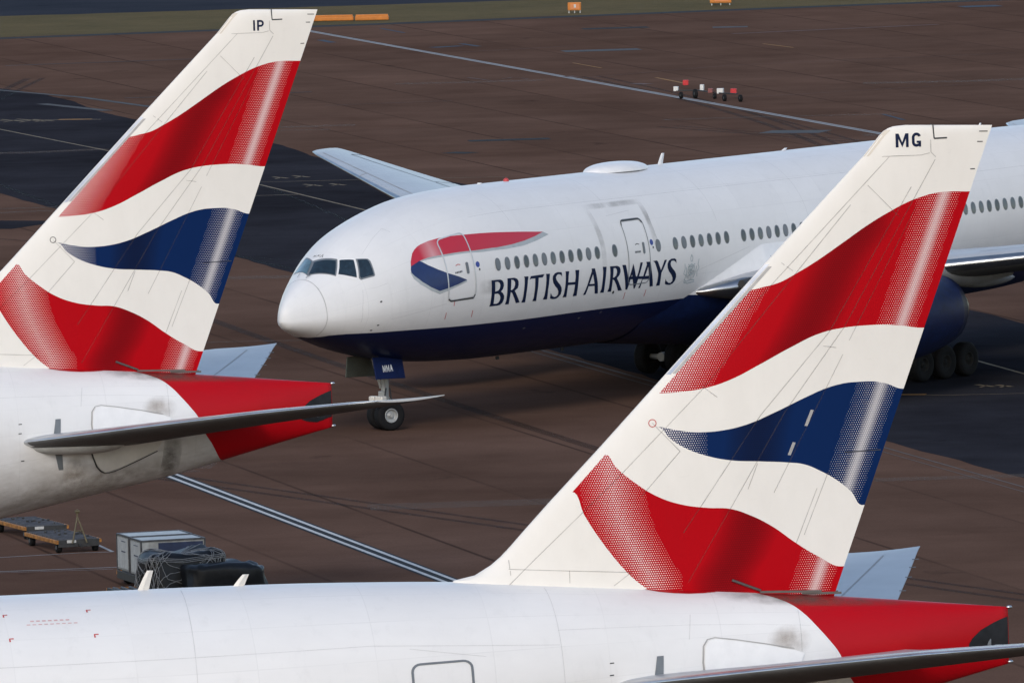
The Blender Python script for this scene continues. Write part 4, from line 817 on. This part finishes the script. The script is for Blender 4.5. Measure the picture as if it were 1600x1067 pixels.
# taxiway of dark asphalt crossing the apron
rnd = random.Random(11)
lo = [uvp(101.9+rnd.uniform(-.12, .12)+.25*math.sin(v*.05), v) for v in np.arange(-900, 100, 2)]
up = [uvp(121.6+1.1*math.sin(v*.021)+rnd.uniform(-.12, .12)+.7*math.sin(v*.13), v) for v in np.arange(-900, 100, 2)]
bm = bmesh.new(); A = [bm.verts.new((*p, Z1)) for p in lo]; B = [bm.verts.new((*p, Z1)) for p in up]
for i in range(len(A)-1): bm.faces.new((A[i], B[i], B[i+1], A[i+1]))
bmesh.ops.recalc_face_normals(bm, faces=bm.faces[:]); 
for f in bm.faces:
    if f.normal.z < 0: f.normal_flip()
o = frombm('taxiway', bm, M_ASPH); o['kind'] = 'structure'
def strip(pts, w, z, bm):
    P = [np.array(p, float) for p in pts]; prev = None
    for i, p in enumerate(P):
        a = P[max(i-1, 0)]; b = P[min(i+1, len(P)-1)]; d = (b-a)/np.linalg.norm(b-a); m = np.array((-d[1], d[0]))*w/2
        q = [bm.verts.new((*(p+m), z)), bm.verts.new((*(p-m), z))]
        if prev:
            f = bm.faces.new((prev[0], prev[1], q[1], q[0])); f.normal_update()
            if f.normal.z < 0: f.normal_flip()
        prev = q
def lines(name, items, mat, z):
    bm = bmesh.new()
    for pts, w in items: strip(pts, w, z, bm)
    o = frombm(name, bm, mat); o['kind'] = 'structure'; return o
lines('pavement_patch', [([(-30, 515.9), (-21.8, 512.2)], 5.5)], M_ASPH, Z2)
lines('taxiway_kerb_line', [([uvp(101.2, v) for v in (-420, -100)], .10), ([uvp(100.7, v) for v in (-420, -100)], .06)], M_LFAINT, Z2)
# grass strip and the runway-side asphalt beyond
rg = random.Random(4); ug = np.arange(-400, 560, 2.0)
def vv(u): return float(np.interp(u, [-400, 133, 160, 190, 560], [-690.5, -690.0, -692.0, -695.5, -712]))
near = [uvp(u, vv(u)+rg.uniform(-.5, .5)) for u in ug]; far = [uvp(u, vv(u)-float(np.interp(u, [130, 175, 230], [31, 24, 20]))+rg.uniform(-.3, .3)) for u in ug]
bm = bmesh.new(); A = [bm.verts.new((*p, Z1)) for p in near]; B = [bm.verts.new((*p, Z1)) for p in far]
for i in range(len(A)-1):
    f = bm.faces.new((A[i], A[i+1], B[i+1], B[i])); f.normal_update()
    if f.normal.z < 0: f.normal_flip()
o = frombm('grass_strip', bm, M_GRASS); o['kind'] = 'structure'
bm = bmesh.new(); A = [bm.verts.new((*p, Z1)) for p in far]; B = [bm.verts.new((*uvp(u, vv(u)-95), Z1)) for u in ug]
for i in range(len(A)-1):
    f = bm.faces.new((A[i], A[i+1], B[i+1], B[i])); f.normal_update()
    if f.normal.z < 0: f.normal_flip()
o = frombm('far_taxiway', bm, M_ASPH2); o['kind'] = 'structure'
sheet('grass_field', [uvp(-500, -792), uvp(700, -812), uvp(700, -1700), uvp(-500, -1700)], Z2, M_GRASS)
lines('grass_edge', [([uvp(u, vv(u)+1.2) for u in np.arange(-100, 400, 4)], 2.0)], M_LBLK, Z2*.9)
# painted lines
lines('white_boundary_line', [([(-14.6, 710.5), (-11.63, 698.1), (19.22, 571.1), (60, 401)], .50)], M_LWHITE, Z2)
lines('white_boundary_line_gap', [([(-14.6, 710.5), (-11.63, 698.1), (19.22, 571.1), (60, 401)], .10)], M_LFAINT, Z3)
def off(p, q, d):
    p, q = np.array(p), np.array(q); t = (q-p)/np.linalg.norm(q-p); n = np.array((t[1], -t[0])); return [tuple(p+n*d), tuple(q+n*d)]
a, b = (-24.0, 426.5), (8.0, 293.6)     # centre of the double line
lines('double_line_black_base', [(off(a, b, 0), .78)], M_LBLK, Z2)
lines('double_white_line', [(off(a, b, .20), .155), (off(a, b, -.20), .155)], M_LWHITE2, Z3)
lines('yellow_taxi_line', [([(-33, 617), (-27.22, 594.68), (-20.62, 571.8), (-11.95, 538.77), (-10.62, 533.38), (-6.61, 517.07), (4.0, 474.5), (17.48, 417.65), (18.98, 410.61), (26, 378)], .16)], M_LYEL, Z2)
lines('yellow_cross_line', [([(-40, 606), (-27.6, 603.4), (-22.07, 602.3)], .32), ([(-14, 542.0), (-11.96, 541.4), (-6.95, 541.5), (0, 541)], .14), ([(-14, 530.6), (-11.98, 530.6), (-10.11, 530.7)], .16), ([(13.5, 402.5), (15.67, 401.5), (18.55, 401.5), (26, 401)], .10)], M_LYEL, Z2+.001)
lines('orange_cross_line', [([(12.9, 402.4), (15.0, 402.0)], .55), ([(-24.4, 603), (-22.6, 602.6)], .8)], M_LYEL2, Z3)
X = []
for cx, cy, s in ((-26.9, 603, .9), (-25.9, 602.8, 1.1), (-25.2, 602.5, .8), (-11.2, 544.6, .5), (-10.2, 545.2, .55), (-9.5, 537.8, .6), (-8.3, 537.9, .5), (17.3, 405.3, .4), (18.0, 405.0, .35)):
    X += [([(cx-.75*s, cy+1.6*s), (cx+.75*s, cy-1.2*s)], .22), ([(cx-.5*s, cy-1.6*s), (cx+.2*s, cy+.6*s)], .12)]
lines('yellow_arrow_marks', X, M_LYEL, Z3+.002)
lines('white_stand_line', [([(-22, 344.2), (-16.22, 346.57), (-13.7, 347.5), (-12.72, 347.6)], .10), ([(-12.72, 347.6), (-13.3, 350.2)], .12), ([(-22, 341.5), (-16.01, 341.86), (-12.27, 342.4)], .11), ([(-22, 340.9), (-12.5, 341.8)], .05)], M_LWHITE, Z2)
lines('blue_mark', [([(-7.85, 702.3), (-6.29, 695.4)], .25), ([(-4.46, 675.2), (-2.7, 676.5)], .9), ([(-2.71, 679.3), (-1.61, 675.4)], .4), ([(-11.49, 688.6), (-10.64, 684.8)], .5), ([(20.02, 589.1), (20.92, 583.1)], .22), ([(29.4, 713.5), (31.9, 714)], 2.2)], M_LBLUE, Z2+.002)
lines('blue_patch', [([(13.4, 575), (16.5, 574)], 2.6), ([(3.48, 666.5), (8.1, 667.2)], 2.2), ([(13.0, 693), (15.2, 693)], 1.6)], M_LGREY, Z2+.002)
lines('orange_mark', [([(3.96, 652.2), (5.59, 645.3)], .14), ([(8.58, 632.9), (10.13, 625.7)], .2), ([(15.6, 670.2), (17.3, 664.5)], .18)], M_LYEL2, Z2+.003)
lines('faded_red_mark', [([(-2.2, 637.9), (-.75, 633.6), (.36, 637), (1.3, 634.8)], .18), ([(7.2, 627), (8.1, 626)], .8), ([(3.5, 637), (3.9, 636)], .7), ([(-2.8, 668.5), (4, 673)], .12), ([(4, 634), (13, 645), (30, 652)], .08), ([(12.6, 609), (26, 618)], .08), ([(-10, 611), (-3, 613)], .12), ([(14, 684), (27, 690)], .5)], M_LPINK, Z2+.003)
lines('dark_repair_strip', [([(4.87, 695), (9.0, 695.5)], 1.7), ([(-17.0, 580), (-15.9, 579.5)], 1.6), ([(-15.2, 573), (-14.1, 572.5)], 1.6), ([(-3.0, 563), (-1.8, 562)], 1.2), ([(-2, 573), (2.2, 573.5)], 1.4)], M_LBLK, Z2+.002)
lines('pale_tyre_streak', [([(-31, 640), (-24, 626), (-19, 612)], .5), ([(-21.5, 624), (-11, 626)], .3), ([(-30, 665), (-18, 668)], .3), ([(-26, 620), (-22, 611)], .7)], M_LGREY, Z2+.004)
M_TYRE = faint('tyre_rubber_trace', (.008, .008, .009), .38); M_WASH = faint('pale_wear_trace', (.20, .15, .12), .30)
rt = random.Random(21); T1, T2 = [], []
for q in range(16):
    u0_, v0_ = rt.uniform(78, 165), rt.uniform(-690, -350); cu_, sl_ = rt.uniform(-.0009, .0009), rt.uniform(-.35, .35)
    pts = [uvp(u0_+sl_*(t-50)+cu_*(t-50)**2*rt.uniform(.9, 1.1)*0+cu_*(t-50)**2, v0_+t) for t in range(0, 110, 5)]
    T1.append((pts, rt.uniform(.25, .5)))
    if q % 2: T1.append(([(a+.9, b+.4) for a, b in pts], .3))
for q in range(22):
    x0_, y0_ = rt.uniform(-30, 34), rt.uniform(360, 690); L = rt.uniform(3, 14)
    T2.append(([(x0_, y0_), (x0_+L*.5, y0_+rt.uniform(-1, 1.5)), (x0_+L, y0_+rt.uniform(-1, 3))], rt.uniform(.4, 2.2)))
lines('tyre_mark', T1, M_TYRE, Z1+.002); lines('pale_wear_mark', T2, M_WASH, Z1+.003)
# ------------------------------------------------------------------ equipment behind the nearest roof
M_YEL = plain('chipped_yellow_steel', (.34, .14, .025), .6, var=.6, sc=7); M_STEEL = plain('galvanised_steel', (.075, .075, .08), .55, .3, var=.5, sc=6)
M_DSTEEL = plain('dark_greasy_steel', (.03, .03, .03), .6, var=.4, sc=9); M_SIGN = plain('white_plate', (.5, .5, .48), .6, var=.2, sc=20)
M_ALU = plain('dull_aluminium', (.33, .33, .32), .45, .35, var=.25, sc=4); M_CNAVY = plain('container_navy', (.018, .028, .07), .5, var=.3, sc=4)
M_BLKWRAP = plain('black_plastic_wrap', (.010, .011, .013), .45, spec=.35, var=.4, sc=5); M_NET = plain('grey_cargo_net', (.30, .30, .30), .8, var=.3, sc=12)
M_OLIVE = plain('olive_towbar', (.10, .08, .04), .6)
E1 = Vector((.955, .297, 0)); E2 = Vector((-.297, .955, 0)); ANG = math.atan2(.297, .955)
def dolly(label, loc, ang, L=3.4, Wd=1.5, upright=True, full=True):
    t = thing('cargo_dolly', label, 'cargo dolly', loc, (0, 0, ang), 'cargo dollies on the stand')
    h = .40; bm = bmesh.new()
    for s in (-1, 1): box(bm, (0, s*Wd/2, h-.05), (L, .07, .12), bev=.01)
    frombm('side_rail', bm, M_YEL, t)
    bm = bmesh.new()
    for s in (-1, 1): box(bm, (s*(L/2-.04), 0, h-.10), (.08, Wd-.08, .24), bev=.01)
    for i in range(5): box(bm, (lerp(-L/2+.4, L/2-.4, i/4), 0, h-.09), (.07, Wd-.08, .06))
    tube(bm, (L/2, 0, h-.15), (L/2+.25, 0, h-.18), .04); frombm('end_frame', bm, M_DSTEEL, t)
    bm = bmesh.new(); n = 15
    for i in range(n):
        x = lerp(-L/2+.2, L/2-.2, i/(n-1)); tube(bm, (x, -Wd/2+.08, h), (x, Wd/2-.08, h), .045, n=8)
    frombm('roller_deck', bm, M_STEEL, t)
    rr = random.Random(int(abs(loc[0]*10)))
    for i in range(12 if full else 0):
        bm = bmesh.new(); box(bm, (rr.uniform(-L/2+.2, L/2-.2), rr.uniform(-Wd/2+.1, Wd/2-.1), h+.06), (.05, .08, .07), rz=rr.uniform(0, 3)); frombm('deck_lock', bm, M_DSTEEL, t)
    bm = bmesh.new(); box(bm, (L/2+.003, -.25, h-.04), (.01, .3, .09)); frombm('number_plate', bm, M_SIGN, t)
    for x in (-L/2+.35, L/2-.25):
        for s in (-1, 1):
            bm = bmesh.new(); tube(bm, (x, s*(Wd/2-.18), .17), (x, s*(Wd/2-.04), .17), .17, n=20); bmesh.ops.bevel(bm, geom=bm.edges[:], offset=.012, segments=1, affect='EDGES'); w = frombm('wheel', bm, M_RUBBER, t, True)
            bm = bmesh.new(); tube(bm, (x, s*(Wd/2-.03), .17), (x, s*(Wd/2-.02), .17), .07, n=14); frombm('hub', bm, M_STEEL, w)
    if upright:
        bm = bmesh.new(); tube(bm, (L/2+.08, -.24, h-.1), (L/2-.12, 0, h+.72), .028, n=8); tube(bm, (L/2+.08, .24, h-.1), (L/2-.12, 0, h+.72), .028, n=8); tube(bm, (L/2-.12, 0, h+.7), (L/2-.12, 0, h+.95), .03, n=8); tube(bm, (L/2-.12, -.07, h+.88), (L/2-.12, .07, h+.88), .05, n=8)
        tube(bm, (L/2, -.13, h+.28), (L/2, .13, h+.28), .02, n=8); frombm('raised_tow_bar', bm, M_OLIVE, t)
    return t
ang_d = math.atan2(-3.2, 1.15)
ax = Vector((math.cos(ang_d), math.sin(ang_d), 0)); mid = Vector(((-14.47-13.04)/2, (347.4+347.9)/2, 0))
dolly('empty roller dolly with its tow bar raised, at the left under the tail', tuple(mid-ax*1.75), ang_d, 3.4, 1.42)
dolly('empty roller dolly behind the one with the raised tow bar', tuple(mid-ax*1.75-ax*3.6+Vector((.0, 1.6, 0))), ang_d, 3.4, 1.42, False)
PD = (-9.55, 333.2, 0)
dolly('dolly mostly hidden under the netted load, rollers at its left end', (-10.2, 331.2, 0), ANG, 3.9, 1.9, False, False)
def rotbox(name, o, l, w, h, mats, parent=None, z0=.42, bev=.03):
    bm = bmesh.new(); c = Vector((o[0], o[1], z0+h/2))+E1*l/2+E2*w/2; box(bm, c, (l, w, h), rz=ANG, bev=bev); return frombm(name, bm, mats, parent)
def container(label, o, l, w, h):
    base = Vector((*o, 0)); t = thing('baggage_container', label, 'container', tuple(base), (0, 0, ANG), 'baggage containers beside the netted loads')
    z0 = .42
    bm = bmesh.new(); box(bm, (l/2, w/2, z0+h/2), (l, w, h), bev=.025); frombm('shell', bm, M_ALU, t)
    bm = bmesh.new(); box(bm, (l*.62, -.004, z0+h*.5), (l*.70, .02, h*.86)); frombm('curtain', bm, M_CNAVY, t)
    bm = bmesh.new()
    box(bm, (.13, -.006, z0+h*.5), (.2, .02, h*.9)); box(bm, (-.008, w/2, z0+h*.5), (.02, w*.86, h*.86)); box(bm, (l/2, w/2, z0+h+.004), (l*.94, w*.9, .014))
    frombm('side_panel', bm, plain('pale_container_panel', (.42, .43, .42), .5, var=.15, sc=5), t)
    bm = bmesh.new()
    for q in (0, l):
        for y in (0, w): box(bm, (q, y, z0+h/2), (.05, .05, h+.02))
    for y in (0, w): box(bm, (l/2, y, z0+h), (l, .05, .05)); box(bm, (l/2, y, z0), (l, .06, .06))
    for q in (0, l): box(bm, (q, w/2, z0+h), (.05, w, .05))
    frombm('edge_frame', bm, M_STEEL, t)
    bm = bmesh.new(); 
    for q in range(4): box(bm, (-.021, w*.30+q*.12, z0+h*.55), (.01, .08, .035)); box(bm, (-.021, w*.30+q*.12, z0+h*.84), (.01, .09, .02))
    frombm('stencil', bm, M_CNAVY, t)
    return t
container('pale grey and navy container, the nearer of the pair, touching the netted load', (-11.38, 334.65), 2.0, 1.25, 1.08)
container('pale grey baggage container, the rear one of the pair beside the dollies', (-11.80, 336.12), 2.0, 1.35, 1.08)
dolly('dolly carrying the pair of baggage containers behind the netted load', (-10.75, 336.0, 0), ANG, 2.2, 2.9, False, False)
def lumpy(name, c, l, w, h, mat, parent, seed, amp=.10, z0=.45, slope=0.0):
    vs, fs = [], []; n, m = 22, 12; rr = random.Random(seed); ph = [rr.uniform(0, 6) for _ in range(8)]
    for i in range(n+1):
        for j in range(m*4):
            t = 2*math.pi*j/(m*4); ex = .32
            cx = math.copysign(abs(math.cos(t))**ex, math.cos(t)); cy = math.copysign(abs(math.sin(t))**ex, math.sin(t))
            q = i/n; shr = 1.0 if q < .72 else math.sqrt(max(0, 1-((q-.72)/.28)**2))**.55
            zz = z0+h*(1-(1-q)**1.15) if q < 1 else z0+h
            r = shr*(1+.06*math.sin(3*t+ph[0])*math.sin(4*q+ph[1])); a, b = cx*l/2*r, cy*w/2*r
            zz += amp*q*(math.sin(a*4+ph[2])*.5+math.sin(b*5+ph[3])*.5+math.sin(a*9+b*7+ph[4])*.35+math.sin(a*17-b*11+ph[5])*.2)+slope*a*q; r2 = 1+.02*math.sin(13*t+5*q+ph[6])*(1-q); vs.append((c[0]+a*r2, c[1]+b*r2, zz)); continue
            vs.append((c[0]+a, c[1]+b, zz))
    M4 = m*4
    for i in range(n):
        for j in range(M4): fs.append((i*M4+j, i*M4+(j+1) % M4, (i+1)*M4+(j+1) % M4, (i+1)*M4+j))
    fs.append(tuple(n*M4+j for j in range(M4)))
    return mesh(name, vs, fs, mat, parent), vs, M4, n
def netted(label, loc, l, w, h, seed, net=True, slope=0.0, group='wrapped loads on the dolly'):
    t = thing('netted_load' if net else 'wrapped_load', label, 'cargo load', loc, (0, 0, ANG), group)
    o, vs, M4, n = lumpy('black_wrap', (0, 0), l, w, h, M_BLKWRAP, t, seed, slope=slope)
    if net:
        cu = bpy.data.curves.new('net', 'CURVE'); cu.dimensions = '3D'; cu.bevel_depth = .009; rr = random.Random(seed+1)
        c0 = Vector((0, 0, .7))
        def path(f):
            pts = []
            for q in np.linspace(0, 1, 40):
                j, i = f(q); j %= M4; i = min(max(i, 0), n-.001); a, b = int(j), int(i); P = Vector(vs[b*M4+a]).lerp(Vector(vs[(b+1)*M4+a]), i-b).lerp(Vector(vs[b*M4+(a+1) % M4]), j-a)
                d = (P-c0).normalized(); pts.append(P+d*.025)
            sp = cu.splines.new('POLY'); sp.points.add(len(pts)-1)
            for p, q in zip(sp.points, pts): p.co = (*q, 1)
        for k in range(44):
            j0 = k*M4/44+rr.uniform(-.3, .3); sl = (-1, 1)[k % 2]*rr.uniform(5, 9)
            path(lambda q: (j0+sl*q+.25*math.sin(7*q+k), n*q))
        for k in range(26):
            j0 = rr.uniform(0, M4); path(lambda q: (j0+rr.uniform(-.12, .12)+.8*math.sin(5*q+k), n*q*.72))
        for k in range(3): path(lambda q, k=k: (M4*q, n*(.72+.04*k)))
        tmp = bpy.data.objects.new('t', cu); me = bpy.data.meshes.new_from_object(tmp); bpy.data.objects.remove(tmp)
        o2 = link('cargo_net', me, [M_NET], t)
    return t
netted('tall black wrapped load under a grey cargo net, in front of the containers', tuple(Vector((-10.97, 329.6, 0))+E1*1.22+E2*.95), 2.35, 1.9, 1.10, 5, True, .03)
netted('low black plastic wrapped load at the right end of the netted one', tuple(Vector((-8.75, 329.6, 0))+E1*.1+E2*.6), 2.5, 1.6, .78, 9, False, -.03)
# ------------------------------------------------------------------ wheeled marker barriers beyond the white line
M_BW = plain('barrier_white', (.62, .62, .60), .5, var=.1, sc=5); M_BR = plain('barrier_red', (.48, .015, .02), .5, var=.15, sc=5); M_BRF = plain('barrier_faded_red', (.20, .06, .055), .6, var=.2, sc=5)
def barrier(label, pts, boards, wheels):
    p0 = Vector((*pts[0], 0)); t = thing('marker_barrier', label, 'barrier', tuple(p0), (0, 0, 0), 'wheeled marker barriers on the apron')
    bm = bmesh.new(); tube(bm, (0, 0, .30), (pts[1][0]-pts[0][0], pts[1][1]-pts[0][1], .30), .035, n=8); frombm('tow_beam', bm, M_DSTEEL, t)
    for (x, y), s, mt in boards:
        bm = bmesh.new(); box(bm, (x-p0.x, y-p0.y, .40), (s[0]*.85, .24, s[1]*.85), rz=-.25, bev=.02); frombm('board', bm, mt, t)
    for (x, y), s in wheels:
        bm = bmesh.new(); tube(bm, (x-p0.x-.05, y-p0.y-.02, .21*s), (x-p0.x+.05, y-p0.y+.02, .21*s), .21*s, n=20); w = frombm('wheel', bm, M_RUBBER, t, True)
        bm = bmesh.new(); tube(bm, (x-p0.x-.06, y-p0.y-.02, .21*s), (x-p0.x+.06, y-p0.y+.02, .21*s), .08*s, n=12); frombm('hub', bm, M_DSTEEL, w)
barrier('low wheeled barrier with one white and one red board, leftmost of the three', [(9.42, 612.5), (10.65, 612.3)], [((9.40, 612.6), (.30, .30), M_BW), ((10.05, 619.0), (.36, .34), M_BR)], [((9.62, 609.6), .9), ((10.40, 609.5), 1.25)])
barrier('low wheeled barrier with a white board and a faded red board, middle of the three', [(10.6, 612.3), (11.5, 609.5)], [((10.85, 613.4), (.24, .38), M_BW), ((11.25, 609.8), (.30, .28), M_BRF)], [((11.45, 608.6), .75)])
barrier('low wheeled barrier with one white and one bright red board, rightmost of the three', [(11.7, 608.9), (12.7, 607.6)], [((11.78, 609.2), (.42, .34), M_BW), ((12.50, 608.6), (.38, .34), M_BR)], [((11.93, 605.8), .95), ((12.78, 604.9), .95)])
# ------------------------------------------------------------------ orange things along the grass
M_OR = plain('orange_paint', (.50, .165, .02), .6, var=.12, sc=3)
def sign(label, x, y, w, h, leg):
    t = thing('runway_sign', label, 'sign', (x, y, 0), (0, 0, -.1), 'orange signs along the grass')
    bm = bmesh.new(); box(bm, (0, 0, leg+h/2), (w, .35, h), bev=.04); frombm('sign_box', bm, M_OR, t)
    bm = bmesh.new(); box(bm, (w*.05, -.18, leg+h*.5), (w*.66, .03, h*.66)); frombm('sign_face', bm, plain('sign_face_amber', (.58, .20, .06), .5), t)
    bm = bmesh.new()
    for q in (-w*.42, 0, w*.42): box(bm, (q, 0, leg/2), (.06, .08, leg))
    box(bm, (w*.05, -.205, leg+h*.55), (w*.16, .02, h*.4)); frombm('leg', bm, M_SIGN, t)
    return t
sign('small orange airfield sign standing on the grass, left of the other orange sign', 4.55, 717.6, .86, .52, .18)
sign('orange airfield sign cut by the top edge above the grass', 14.15, 724.0, 1.40, .62, .16)
for i, (x0, x1, y, lab) in enumerate(((-12.6, -9.72, 714.6, 'long orange barrier block on the grass, nearest the IP fin'), (-9.62, -7.45, 714.2, 'shorter orange barrier block lying at the right end of the long one'))):
    bm = bmesh.new(); L = x1-x0
    box(bm, ((x0+x1)/2, y, .14), (L, .5, .26), bev=.05, rz=-.02); box(bm, ((x0+x1)/2, y, .32), (L*.96, .34, .12), bev=.03, rz=-.02)
    for q in range(4): box(bm, (lerp(x0, x1, (q+.5)/4), y-.26, .14), (.10, .03, .10))
    o = frombm('orange_barrier', bm, M_OR); tag(o, lab, 'barrier', 'orange barriers on the grass')
